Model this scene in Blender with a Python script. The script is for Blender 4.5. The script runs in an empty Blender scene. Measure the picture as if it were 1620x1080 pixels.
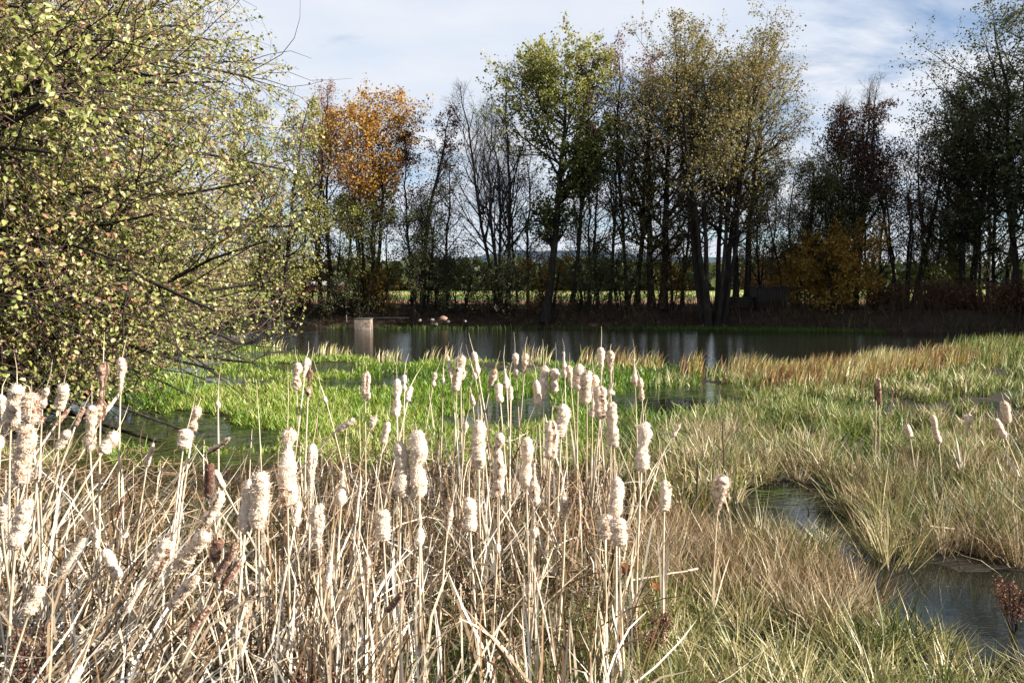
import bpy, math, random
import numpy as np
from mathutils import Vector, Matrix

# ------------------------------------------------------------------ camera, sky, sun, exposure
SC = bpy.context.scene
COL = SC.collection
CAM_H, PITCH, FPX = 1.9, math.atan(90 / 1260), 1260.0
cd = bpy.data.cameras.new('camera')
cd.lens, cd.sensor_width, cd.clip_start, cd.clip_end = 28.0, 36.0, 0.05, 20000
cam = bpy.data.objects.new('camera', cd); COL.objects.link(cam)
cam.location = (0, 0, CAM_H); cam.rotation_euler = (math.pi / 2 - PITCH, 0, 0)
SC.camera = cam

SUN_AZ, SUN_EL = math.radians(104), math.radians(27)
SDIR = Vector((math.sin(SUN_AZ) * math.cos(SUN_EL), math.cos(SUN_AZ) * math.cos(SUN_EL), math.sin(SUN_EL)))
sd = bpy.data.lights.new('sun', 'SUN'); sd.energy = 5.0; sd.angle = math.radians(0.5); sd.color = (1.0, 0.94, 0.84)
sun = bpy.data.objects.new('sun', sd); COL.objects.link(sun)
sun.rotation_euler = SDIR.to_track_quat('Z', 'Y').to_euler(); sun.location = SDIR * 60

W = bpy.data.worlds.new('World'); SC.world = W; W.use_nodes = True
nt = W.node_tree; nt.nodes.clear()
def wn(t, **k):
    n = nt.nodes.new(t)
    for a, b in k.items(): setattr(n, a, b)
    return n
out = wn('ShaderNodeOutputWorld'); bg = wn('ShaderNodeBackground')
sky = wn('ShaderNodeTexSky', sky_type='NISHITA', sun_disc=False, sun_elevation=SUN_EL, sun_rotation=SUN_AZ)
sky.air_density = 1.0; sky.dust_density = 0.1; sky.ozone_density = 2.0; sky.altitude = 1500
tc = wn('ShaderNodeTexCoord'); sep = wn('ShaderNodeSeparateXYZ')
nt.links.new(tc.outputs['Generated'], sep.inputs[0])
zz = wn('ShaderNodeMath', operation='MAXIMUM'); zz.inputs[1].default_value = 0.0
nt.links.new(sep.outputs['Z'], zz.inputs[0])
za = wn('ShaderNodeMath', operation='ADD'); za.inputs[1].default_value = 0.16
nt.links.new(zz.outputs[0], za.inputs[0])
dx = wn('ShaderNodeMath', operation='DIVIDE'); dy = wn('ShaderNodeMath', operation='DIVIDE')
nt.links.new(sep.outputs['X'], dx.inputs[0]); nt.links.new(za.outputs[0], dx.inputs[1])
nt.links.new(sep.outputs['Y'], dy.inputs[0]); nt.links.new(za.outputs[0], dy.inputs[1])
cb = wn('ShaderNodeCombineXYZ'); cb.inputs[2].default_value = 3.7
nt.links.new(dx.outputs[0], cb.inputs[0]); nt.links.new(dy.outputs[0], cb.inputs[1])
mp = wn('ShaderNodeMapping'); mp.inputs['Location'].default_value = (6.945, 2.541, 0); mp.inputs['Scale'].default_value = (0.75, 1.2, 1); mp.inputs['Rotation'].default_value = (0, 0, 0.2)
nt.links.new(cb.outputs[0], mp.inputs[0])
ns = wn('ShaderNodeTexNoise'); ns.inputs['Scale'].default_value = 1.35; ns.inputs['Detail'].default_value = 9; ns.inputs['Roughness'].default_value = 0.58; ns.inputs['Distortion'].default_value = 0.5
nt.links.new(mp.outputs[0], ns.inputs['Vector'])
cr = wn('ShaderNodeValToRGB'); cr.color_ramp.elements[0].position = 0.35; cr.color_ramp.elements[1].position = 0.51
cr.color_ramp.elements[0].color = (0.12, 0.12, 0.12, 1); cr.color_ramp.elements[1].color = (0.97, 0.97, 0.97, 1)
nt.links.new(ns.outputs['Fac'], cr.inputs[0])
CLOUD = 6.5
ns2 = wn('ShaderNodeTexNoise'); ns2.inputs['Scale'].default_value = 2.6; ns2.inputs['Detail'].default_value = 6
nt.links.new(mp.outputs[0], ns2.inputs['Vector'])
cc = wn('ShaderNodeValToRGB'); cc.color_ramp.elements[0].position = 0.35; cc.color_ramp.elements[1].position = 0.68
cc.color_ramp.elements[0].color = (0.74, 0.82, 0.95, 1); cc.color_ramp.elements[1].color = (0.93, 0.95, 1.0, 1)
nt.links.new(ns2.outputs['Fac'], cc.inputs[0])
sc_ = wn('ShaderNodeVectorMath', operation='SCALE'); sc_.inputs['Scale'].default_value = CLOUD
nt.links.new(cc.outputs[0], sc_.inputs[0])
mx = wn('ShaderNodeMixRGB')
nt.links.new(cr.outputs[0], mx.inputs[0]); nt.links.new(sky.outputs[0], mx.inputs[1]); nt.links.new(sc_.outputs[0], mx.inputs[2])
nt.links.new(mx.outputs[0], bg.inputs['Color']); bg.inputs['Strength'].default_value = 0.05
nt.links.new(bg.outputs[0], out.inputs['Surface'])

SC.view_settings.view_transform = 'Standard'; SC.view_settings.look = 'None'
SC.view_settings.gamma = 1; SC.view_settings.use_curve_mapping = False
SC.view_settings.exposure = 1.62
SC.render.engine = 'CYCLES'
SC.cycles.max_bounces = 6; SC.cycles.diffuse_bounces = 1; SC.cycles.glossy_bounces = 2
SC.cycles.transmission_bounces = 3; SC.cycles.caustics_reflective = False; SC.cycles.caustics_refractive = False

RNG = np.random.default_rng(11)
random.seed(5)

# ------------------------------------------------------------------ pixel <-> world (photograph pixels, 1620 x 1080)
_cp, _sp = math.cos(PITCH), math.sin(PITCH)
def ray(px, py):
    u, v = (px - 810) / FPX, (540 - py) / FPX
    return np.array([u, _cp + v * _sp, -_sp + v * _cp])
def at(px, py, Y):
    d = ray(px, py); s = Y / d[1]
    return np.array([d[0] * s, Y, CAM_H + d[2] * s])
def on_ground(px, py, z=0.0):
    d = ray(px, py); s = (z - CAM_H) / d[2]
    return np.array([d[0] * s, d[1] * s, z])
def project(P):
    P = np.asarray(P, float); r = P - np.array([0, 0, CAM_H])
    f = r[:, 1] * _cp - r[:, 2] * _sp; u = r[:, 1] * _sp + r[:, 2] * _cp
    f = np.maximum(f, 1e-3)
    return 810 + FPX * r[:, 0] / f, 540 - FPX * u / f
def in_poly(x, y, poly):
    p = np.array(poly, float); res = np.zeros(len(x), bool); n = len(p); j = n - 1
    for i in range(n):
        xi, yi, xj, yj = *p[i], *p[j]
        c = ((yi > y) != (yj > y)) & (x < (xj - xi) * (y - yi) / (yj - yi + 1e-12) + xi)
        res ^= c; j = i
    return res
def world_poly(pts, z=0.0):
    return [tuple(on_ground(a, b, z)[:2]) for a, b in pts]

# ------------------------------------------------------------------ noise
def _hash(ix, iy, iz, s):
    h = (ix.astype(np.int64) * 374761393 + iy.astype(np.int64) * 668265263 + iz.astype(np.int64) * 2147483647 + s * 1274126177) & 0x7fffffff
    h = ((h ^ (h >> 13)) * 1274126177) & 0x7fffffff
    h = (h ^ (h >> 16)) & 0xffff
    return h / 65535.0
def vnoise(p, seed=0):
    p = np.asarray(p, float)
    if p.shape[1] == 2: p = np.c_[p, np.zeros(len(p))]
    i = np.floor(p); f = p - i; f = f * f * (3 - 2 * f); i = i.astype(np.int64)
    r = 0
    for a in (0, 1):
        for b in (0, 1):
            for c in (0, 1):
                w = (f[:, 0] if a else 1 - f[:, 0]) * (f[:, 1] if b else 1 - f[:, 1]) * (f[:, 2] if c else 1 - f[:, 2])
                r = r + w * _hash(i[:, 0] + a, i[:, 1] + b, i[:, 2] + c, seed)
    return r
def fbm(p, seed=0, o=3):
    p = np.asarray(p, float); r = 0; a = 0.5; t = 0
    for k in range(o):
        r = r + a * vnoise(p * 2 ** k, seed + k); t += a; a *= 0.5
    return r / t

# ------------------------------------------------------------------ mesh helpers
def norm(v): return v / np.maximum(np.linalg.norm(v, axis=-1, keepdims=True), 1e-9)
class MB:
    """Collects vertices and faces as arrays; build() links them as one mesh object."""
    def __init__(s): s.V = []; s.F = []; s.T = []; s.n = 0
    def add(s, V, F, tone=None):
        V = np.asarray(V, float).reshape(-1, 3); F = np.asarray(F, np.int64)
        s.V.append(V); s.F.append(F + s.n); s.n += len(V)
        s.T.append(np.full(len(F), 0.5) if tone is None else np.asarray(tone, float))
    def mesh(s, name, mat, smooth=False, origin=(0, 0, 0)):
        V = np.concatenate(s.V) - np.asarray(origin, float)
        me = bpy.data.meshes.new(name)
        me.vertices.add(len(V)); me.vertices.foreach_set('co', V.astype(np.float32).ravel())
        sizes = np.concatenate([np.full(len(f), f.shape[1]) for f in s.F]) if s.F else np.zeros(0, int)
        idx = np.concatenate([f.ravel() for f in s.F])
        me.loops.add(len(idx)); me.loops.foreach_set('vertex_index', idx.astype(np.int32))
        me.polygons.add(len(sizes))
        st = np.concatenate([[0], np.cumsum(sizes)[:-1]])
        me.polygons.foreach_set('loop_start', st.astype(np.int32))
        me.polygons.foreach_set('loop_total', sizes.astype(np.int32))
        if smooth: me.polygons.foreach_set('use_smooth', np.ones(len(sizes), bool))
        at_ = me.attributes.new('tone', 'FLOAT', 'FACE')
        at_.data.foreach_set('value', np.concatenate(s.T).astype(np.float32))
        me.update(calc_edges=True)
        me.materials.append(mat)
        return me
    def build(s, name, mat, parent=None, smooth=False, origin=None, kind=None):
        o0 = origin if origin is not None else (tuple(parent.location) if parent else (0, 0, 0))
        o = bpy.data.objects.new(name, s.mesh(name, mat, smooth, o0)); COL.objects.link(o)
        if parent: o.parent = parent
        elif origin is not None: o.location = origin
        if kind: o['kind'] = kind
        return o
def tag(o, label=None, cat=None, group=None, kind=None):
    for k, v in (('label', label), ('category', cat), ('group', group), ('kind', kind)):
        if v: o[k] = v
    return o
def thing(name, label, cat, loc, group=None):
    o = bpy.data.objects.new(name, None); COL.objects.link(o); o.location = [float(c) for c in loc]
    o.empty_display_size = 0.1
    return tag(o, label, cat, group)

def tube(mb, P, R, s=5, tone=None, cap=False):
    P = np.asarray(P, float); R = np.asarray(R, float)
    if P.ndim == 2: P = P[None]; R = R[None]
    N, k, _ = P.shape
    T = norm(np.gradient(P, axis=1))
    m = norm(P[:, -1] - P[:, 0])
    ref = np.where(np.abs(m[:, 2:3]) > 0.7, np.array([[1., 0.13, 0]]), np.array([[0.1, 0.05, 1.]]))
    n1 = norm(np.cross(T, ref[:, None, :])); n2 = np.cross(T, n1)
    a = np.arange(s) * 2 * np.pi / s
    V = P[:, :, None, :] + R[:, :, None, None] * (np.cos(a)[None, None, :, None] * n1[:, :, None, :] + np.sin(a)[None, None, :, None] * n2[:, :, None, :])
    base = (np.arange(N) * k * s)[:, None, None]; j = (np.arange(k - 1) * s)[None, :, None]; i = np.arange(s)[None, None, :]; i2 = (i + 1) % s
    F = np.stack([base + j + i, base + j + i2, base + j + s + i2, base + j + s + i], -1).reshape(-1, 4)
    t = None if tone is None else np.repeat(np.asarray(tone, float), (k - 1) * s)
    mb.add(V.reshape(-1, 3), F, t)
    if cap:
        for e in (0, k - 1):
            c = np.arange(s)[None, :] + (np.arange(N) * k * s)[:, None] + e * s
            mb.F.append(c + mb.n - len(V.reshape(-1, 3))); mb.T.append(np.full(N, 0.5))

def ribbon(mb, P, Wd, S, tone=None, fold=0.0):
    """P [N,k,3] centre lines, Wd [N,k] half widths, S [N,3] side vectors."""
    N, k, _ = P.shape
    S = S[:, None, :] * Wd[:, :, None]
    V = np.stack([P - S, P + S], 2)          # N,k,2,3
    b = (np.arange(N) * k * 2)[:, None]; j = (np.arange(k - 1) * 2)[None, :]
    F = np.stack([b + j, b + j + 1, b + j + 3, b + j + 2], -1).reshape(-1, 4)
    mb.add(V.reshape(-1, 3), F, None if tone is None else np.repeat(tone, k - 1))

def blades(mb, base, H, Wd, az, lean, bend, k=3, tone=None, twist=None):
    """grass blades: base [N,3], length H, half width Wd, azimuth az, lean from vertical, extra bend towards the tip"""
    N = len(base); t = np.linspace(0, 1, k)[None, :]
    ang = lean[:, None] + bend[:, None] * t ** 1.4
    hor = np.sin(ang); ver = np.cos(ang)
    st = H[:, None] / (k - 1)
    hc = np.concatenate([np.zeros((N, 1)), np.cumsum(0.5 * (hor[:, 1:] + hor[:, :-1]) * st, 1)], 1)
    vc = np.concatenate([np.zeros((N, 1)), np.cumsum(0.5 * (ver[:, 1:] + ver[:, :-1]) * st, 1)], 1)
    P = base[:, None, :] + np.stack([hc * np.cos(az)[:, None], hc * np.sin(az)[:, None], vc], -1)
    P[:, :, 2] = np.maximum(P[:, :, 2], base[:, None, 2] + 0.006)
    tw = RNG.uniform(0, 2 * np.pi, N) if twist is None else twist
    S = np.stack([np.cos(tw), np.sin(tw), np.zeros(N)], -1)
    Wk = Wd[:, None] * np.clip(1.05 - t ** 2.2, 0.06, 1)
    ribbon(mb, P, Wk, S, tone)

def leaf_cards(mb, C, D, Nn, L, Wd, tone=None):
    """two-triangle pointed leaves, folded slightly on the midrib"""
    N = len(C); D = norm(D); S = norm(np.cross(D, Nn)); U = np.cross(S, D)
    L = np.broadcast_to(L, (N,))[:, None]; Wd = np.broadcast_to(Wd, (N,))[:, None]
    a = C; b = C + D * L * 0.5 + S * Wd + U * L * 0.12; c = C + D * L; d = C + D * L * 0.5 - S * Wd + U * L * 0.12
    V = np.stack([a, b, c, d], 1).reshape(-1, 3)
    i = np.arange(N)[:, None] * 4
    F = np.concatenate([i + np.array([[0, 1, 2]]), i + np.array([[0, 2, 3]])], 0)
    mb.add(V, F, None if tone is None else np.r_[tone, tone])
LEAF6 = np.array([[0, 0, 0], [0.28, 0.33, 0.13], [0.70, 0.28, 0.10], [1, 0, -0.14], [0.70, -0.28, 0.10], [0.28, -0.33, 0.13]])
def leaf_round(mb, C, D, Nn, L, tone=None):
    N = len(C); D = norm(D); S = norm(np.cross(D, Nn)); U = np.cross(S, D)
    L = np.broadcast_to(L, (N,))[:, None, None]
    q = LEAF6[None]
    V = C[:, None] + L * (q[..., 0:1] * D[:, None] + q[..., 1:2] * S[:, None] + q[..., 2:3] * U[:, None])
    i = np.arange(N)[:, None] * 6
    F = np.concatenate([i + np.array([[0, 1, 2, 3]]), i + np.array([[0, 3, 4, 5]])], 0)
    mb.add(V.reshape(-1, 3), F, None if tone is None else np.r_[tone, tone])

# ------------------------------------------------------------------ materials
def new_mat(name):
    m = bpy.data.materials.new(name); m.use_nodes = True; t = m.node_tree; t.nodes.clear()
    return m, t, t.nodes.new('ShaderNodeOutputMaterial')
def ramp(t, stops):
    r = t.nodes.new('ShaderNodeValToRGB'); e = r.color_ramp.elements
    while len(e) < len(stops): e.new(0.5)
    for el, (p, c) in zip(e, stops): el.position = p; el.color = (*c, 1)
    return r
def leafy(name, stops, trans=0.35, rough=0.55, spec=0.25, tcol=1.0):
    """leaf or blade: colour from the per-face tone, diffuse plus light passing through"""
    m, t, o = new_mat(name)
    a = t.nodes.new('ShaderNodeAttribute'); a.attribute_name = 'tone'
    r = ramp(t, stops); t.links.new(a.outputs['Fac'], r.inputs[0])
    p = t.nodes.new('ShaderNodeBsdfPrincipled'); p.inputs['Roughness'].default_value = rough; p.inputs['Specular IOR Level'].default_value = spec
    t.links.new(r.outputs[0], p.inputs['Base Color'])
    tr = t.nodes.new('ShaderNodeBsdfTranslucent')
    hs = t.nodes.new('ShaderNodeHueSaturation'); hs.inputs['Saturation'].default_value = 1.1; hs.inputs['Value'].default_value = tcol
    t.links.new(r.outputs[0], hs.inputs['Color']); t.links.new(hs.outputs[0], tr.inputs['Color'])
    mixs = t.nodes.new('ShaderNodeMixShader'); mixs.inputs[0].default_value = trans
    t.links.new(p.outputs[0], mixs.inputs[1]); t.links.new(tr.outputs[0], mixs.inputs[2]); t.links.new(mixs.outputs[0], o.inputs[0])
    return m
def noisy(name, stops, scale=8, rough=0.85, bump=0.4, stretch=(1, 1, 1), coord='Object', detail=6, bscale=None):
    m, t, o = new_mat(name)
    c = t.nodes.new('ShaderNodeTexCoord'); mpn = t.nodes.new('ShaderNodeMapping'); mpn.inputs['Scale'].default_value = stretch
    t.links.new(c.outputs[coord], mpn.inputs[0])
    n = t.nodes.new('ShaderNodeTexNoise'); n.inputs['Scale'].default_value = scale; n.inputs['Detail'].default_value = detail; n.inputs['Roughness'].default_value = 0.62
    t.links.new(mpn.outputs[0], n.inputs['Vector'])
    r = ramp(t, stops); t.links.new(n.outputs['Fac'], r.inputs[0])
    p = t.nodes.new('ShaderNodeBsdfPrincipled'); p.inputs['Roughness'].default_value = rough; p.inputs['Specular IOR Level'].default_value = 0.25
    t.links.new(r.outputs[0], p.inputs['Base Color'])
    b = t.nodes.new('ShaderNodeBump'); b.inputs['Strength'].default_value = bump; b.inputs['Distance'].default_value = 0.02
    n2 = t.nodes.new('ShaderNodeTexNoise'); n2.inputs['Scale'].default_value = bscale or scale * 3; n2.inputs['Detail'].default_value = 5
    t.links.new(mpn.outputs[0], n2.inputs['Vector']); t.links.new(n2.outputs['Fac'], b.inputs['Height']); t.links.new(b.outputs[0], p.inputs['Normal'])
    t.links.new(p.outputs[0], o.inputs[0])
    return m

M = {}
M['bark'] = noisy('bark', [(0.3, (0.010, 0.008, 0.006)), (0.55, (0.026, 0.021, 0.017)), (0.8, (0.07, 0.062, 0.05))], 9, 0.9, 0.7, (1, 1, 0.25))
M['twig'] = noisy('twig_bark', [(0.3, (0.02, 0.014, 0.011)), (0.7, (0.065, 0.045, 0.036))], 6, 0.8, 0.3)
M['ash_twig'] = noisy('pale_twig_bark', [(0.3, (0.04, 0.034, 0.03)), (0.7, (0.12, 0.10, 0.09))], 6, 0.8, 0.3)
M['alder_leaf'] = leafy('alder_leaf', [(0.0, (0.055, 0.085, 0.018)), (0.35, (0.18, 0.22, 0.05)), (0.65, (0.36, 0.36, 0.115)), (0.85, (0.46, 0.40, 0.19)), (1.0, (0.30, 0.15, 0.08))], 0.38, 0.38, 0.5)
M['alder_twig'] = noisy('alder_twig', [(0.3, (0.06, 0.035, 0.03)), (0.7, (0.18, 0.12, 0.10))], 6, 0.7, 0.3)
M['catkin'] = leafy('catkin', [(0, (0.10, 0.04, 0.036)), (1, (0.28, 0.14, 0.12))], 0.1, 0.6)
M['yg_leaf'] = leafy('yellow_green_leaf', [(0, (0.07, 0.09, 0.02)), (0.5, (0.21, 0.22, 0.055)), (1, (0.38, 0.34, 0.12))], 0.4)
M['olive_leaf'] = leafy('olive_leaf', [(0, (0.045, 0.05, 0.016)), (0.45, (0.14, 0.13, 0.045)), (0.8, (0.27, 0.23, 0.085)), (1, (0.28, 0.17, 0.08))], 0.38)
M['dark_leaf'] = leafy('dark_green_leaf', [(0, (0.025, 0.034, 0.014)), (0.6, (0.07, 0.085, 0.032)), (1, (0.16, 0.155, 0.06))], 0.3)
M['maple_leaf'] = leafy('green_maple_leaf', [(0, (0.035, 0.05, 0.014)), (0.45, (0.11, 0.13, 0.03)), (0.8, (0.27, 0.27, 0.075)), (1, (0.40, 0.35, 0.14))], 0.38)
M['orange_leaf'] = leafy('orange_leaf', [(0, (0.14, 0.05, 0.02)), (0.4, (0.29, 0.125, 0.03)), (0.75, (0.42, 0.24, 0.05)), (1, (0.47, 0.33, 0.10))], 0.42)
M['rust_leaf'] = leafy('rust_leaf', [(0, (0.06, 0.02, 0.012)), (0.5, (0.17, 0.065, 0.035)), (1, (0.30, 0.12, 0.05))], 0.35)
M['brown_leaf'] = leafy('brown_hanging_leaf', [(0, (0.025, 0.013, 0.01)), (0.5, (0.085, 0.04, 0.026)), (1, (0.20, 0.10, 0.06))], 0.25)
M['amber_leaf'] = leafy('amber_leaf', [(0, (0.12, 0.06, 0.012)), (0.5, (0.30, 0.17, 0.03)), (1, (0.42, 0.27, 0.06))], 0.4)
M['green_grass'] = leafy('green_grass', [(0, (0.035, 0.08, 0.008)), (0.35, (0.12, 0.21, 0.022)), (0.7, (0.22, 0.305, 0.045)), (1, (0.42, 0.39, 0.15))], 0.35, 0.45, 0.35)
M['olive_grass'] = leafy('olive_grass', [(0, (0.035, 0.06, 0.012)), (0.35, (0.11, 0.17, 0.03)), (0.65, (0.24, 0.25, 0.08)), (1, (0.52, 0.46, 0.27))], 0.25, 0.5, 0.3)
M['tan_grass'] = leafy('tan_grass', [(0, (0.07, 0.04, 0.018)), (0.35, (0.25, 0.165, 0.085)), (0.7, (0.44, 0.34, 0.20)), (1, (0.66, 0.58, 0.42))], 0.15, 0.6, 0.2)
M['sedge'] = leafy('sedge', [(0, (0.02, 0.035, 0.008)), (0.3, (0.085, 0.12, 0.025)), (0.6, (0.26, 0.24, 0.085)), (0.8, (0.42, 0.34, 0.16)), (1, (0.66, 0.57, 0.36))], 0.2, 0.45, 0.35)
M['reed_fringe'] = leafy('fringe_reed', [(0, (0.14, 0.07, 0.03)), (0.35, (0.34, 0.20, 0.09)), (0.6, (0.36, 0.32, 0.11)), (0.75, (0.24, 0.30, 0.07)), (0.85, (0.50, 0.42, 0.22)), (1, (0.66, 0.58, 0.38))], 0.2)
M['dead_reed'] = leafy('dead_reed', [(0, (0.07, 0.04, 0.02)), (0.25, (0.24, 0.15, 0.08)), (0.55, (0.48, 0.39, 0.28)), (0.8, (0.60, 0.53, 0.43)), (1, (0.70, 0.65, 0.57))], 0.06, 0.5, 0.3)
M['bank_grass'] = leafy('bank_grass', [(0, (0.03, 0.02, 0.012)), (0.6, (0.08, 0.055, 0.03)), (1, (0.20, 0.16, 0.09))], 0.3)
M['shore_grass'] = leafy('shore_grass', [(0, (0.03, 0.06, 0.01)), (1, (0.12, 0.20, 0.03))], 0.4)
M['litter_leaf'] = leafy('fallen_leaf', [(0, (0.05, 0.022, 0.012)), (0.6, (0.16, 0.075, 0.03)), (1, (0.32, 0.17, 0.06))], 0.15)
M['float_grass'] = leafy('floating_grass', [(0, (0.03, 0.055, 0.01)), (0.6, (0.10, 0.17, 0.025)), (1, (0.22, 0.28, 0.07))], 0.25, 0.3, 0.5)
M['dock'] = leafy('dock_seed', [(0, (0.07, 0.03, 0.02)), (1, (0.24, 0.12, 0.075))], 0.2)
M['stem'] = noisy('cattail_stem', [(0.25, (0.26, 0.16, 0.08)), (0.5, (0.52, 0.42, 0.30)), (0.75, (0.72, 0.65, 0.55))], 5, 0.55, 0.2, (3, 3, 0.6))
M['wood'] = noisy('weathered_planks', [(0.3, (0.012, 0.010, 0.009)), (0.7, (0.045, 0.038, 0.032))], 6, 0.85, 0.5, (6, 6, 0.6))
M['roof_felt'] = noisy('roof_felt', [(0.3, (0.02, 0.02, 0.02)), (0.7, (0.06, 0.06, 0.06))], 8, 0.9, 0.3)
M['concrete'] = noisy('old_concrete', [(0.3, (0.11, 0.075, 0.055)), (0.5, (0.25, 0.19, 0.15)), (0.75, (0.40, 0.35, 0.31))], 4.5, 0.9, 0.4)
M['stone'] = noisy('field_stone', [(0.3, (0.16, 0.14, 0.13)), (0.7, (0.42, 0.40, 0.38))], 5, 0.85, 0.6)
M['pink_stone'] = noisy('pink_stone', [(0.3, (0.22, 0.12, 0.09)), (0.7, (0.42, 0.26, 0.20))], 5, 0.85, 0.6)
M['log_end'] = noisy('cut_log', [(0.3, (0.28, 0.19, 0.10)), (0.7, (0.50, 0.38, 0.22))], 8, 0.8, 0.3)
M['red_wall'] = noisy('red_boards', [(0.3, (0.20, 0.025, 0.022)), (0.7, (0.30, 0.05, 0.045))], 3, 0.8, 0.2)
M['pale_roof'] = noisy('pale_roof', [(0.3, (0.30, 0.31, 0.33)), (0.7, (0.46, 0.46, 0.48))], 2, 0.7, 0.2)
M['hill'] = noisy('hazy_wooded_hill', [(0.35, (0.018, 0.035, 0.055)), (0.65, (0.035, 0.06, 0.095))], 0.01, 1.0, 0.0)  # blue of distant haze is mixed into the wood's base colour
M['mud'] = noisy('marsh_mud', [(0.3, (0.010, 0.008, 0.005)), (0.6, (0.030, 0.023, 0.013)), (0.8, (0.06, 0.05, 0.025))], 3.0, 0.7, 0.6, coord='Object')
M['bank'] = noisy('bank_soil', [(0.3, (0.010, 0.008, 0.005)), (0.55, (0.03, 0.02, 0.012)), (0.8, (0.08, 0.045, 0.022))], 4.0, 0.95, 0.8, coord='Object')

def fluff(name, c0, c1, c2, brown_at):
    m, t, o = new_mat(name)
    c = t.nodes.new('ShaderNodeTexCoord'); n = t.nodes.new('ShaderNodeTexNoise')
    n.inputs['Scale'].default_value = 34; n.inputs['Detail'].default_value = 4; t.links.new(c.outputs['Object'], n.inputs['Vector'])
    a = t.nodes.new('ShaderNodeAttribute'); a.attribute_name = 'tone'
    ad = t.nodes.new('ShaderNodeMath'); ad.operation = 'MULTIPLY_ADD'; ad.inputs[1].default_value = 0.55
    t.links.new(n.outputs['Fac'], ad.inputs[0]); t.links.new(a.outputs['Fac'], ad.inputs[2])
    r = ramp(t, [(brown_at, c0), (brown_at + 0.16, c1), (brown_at + 0.34, c2)]); t.links.new(ad.outputs[0], r.inputs[0])
    p = t.nodes.new('ShaderNodeBsdfPrincipled'); p.inputs['Roughness'].default_value = 0.95; p.inputs['Specular IOR Level'].default_value = 0.05
    p.inputs['Sheen Weight'].default_value = 0.25
    t.links.new(r.outputs[0], p.inputs['Base Color'])
    tr = t.nodes.new('ShaderNodeBsdfTranslucent'); t.links.new(r.outputs[0], tr.inputs['Color'])
    mi = t.nodes.new('ShaderNodeMixShader'); mi.inputs[0].default_value = 0.2
    b = t.nodes.new('ShaderNodeBump'); b.inputs['Strength'].default_value = 1.0; b.inputs['Distance'].default_value = 0.008
    n2 = t.nodes.new('ShaderNodeTexNoise'); n2.inputs['Scale'].default_value = 130; n2.inputs['Detail'].default_value = 3
    t.links.new(c.outputs['Object'], n2.inputs['Vector']); t.links.new(n2.outputs['Fac'], b.inputs['Height']); t.links.new(b.outputs[0], p.inputs['Normal'])
    t.links.new(p.outputs[0], mi.inputs[1]); t.links.new(tr.outputs[0], mi.inputs[2]); t.links.new(mi.outputs[0], o.inputs[0])
    return m
M['fluff'] = fluff('seed_fluff', (0.12, 0.052, 0.028), (0.50, 0.33, 0.22), (0.83, 0.68, 0.53), 0.29)
M['fluff_brown'] = fluff('brown_seed_head', (0.10, 0.045, 0.028), (0.22, 0.11, 0.07), (0.58, 0.42, 0.30), 0.42)

def water_mat():
    m, t, o = new_mat('pond_water')
    c = t.nodes.new('ShaderNodeTexCoord'); mpn = t.nodes.new('ShaderNodeMapping'); mpn.inputs['Scale'].default_value = (1.0, 2.2, 1)
    t.links.new(c.outputs['Object'], mpn.inputs[0])
    n = t.nodes.new('ShaderNodeTexNoise'); n.inputs['Scale'].default_value = 5.0; n.inputs['Detail'].default_value = 3; t.links.new(mpn.outputs[0], n.inputs['Vector'])
    b = t.nodes.new('ShaderNodeBump'); b.inputs['Strength'].default_value = 0.14; b.inputs['Distance'].default_value = 0.02
    sp_ = t.nodes.new('ShaderNodeSeparateXYZ'); t.links.new(c.outputs['Object'], sp_.inputs[0]); mr = t.nodes.new('ShaderNodeMapRange'); mr.inputs['From Min'].default_value = 12; mr.inputs['From Max'].default_value = 20; mr.inputs['To Min'].default_value = 0.05; mr.inputs['To Max'].default_value = 0.55
    t.links.new(sp_.outputs['Y'], mr.inputs[0]); t.links.new(mr.outputs[0], b.inputs['Strength'])
    t.links.new(n.outputs['Fac'], b.inputs['Height'])
    p = t.nodes.new('ShaderNodeBsdfPrincipled'); p.inputs['Base Color'].default_value = (0.010, 0.011, 0.008, 1); p.inputs['Roughness'].default_value = 0.03; p.inputs['IOR'].default_value = 1.333
    t.links.new(b.outputs[0], p.inputs['Normal']); t.links.new(p.outputs[0], o.inputs[0])
    return m
M['water'] = water_mat()
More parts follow.
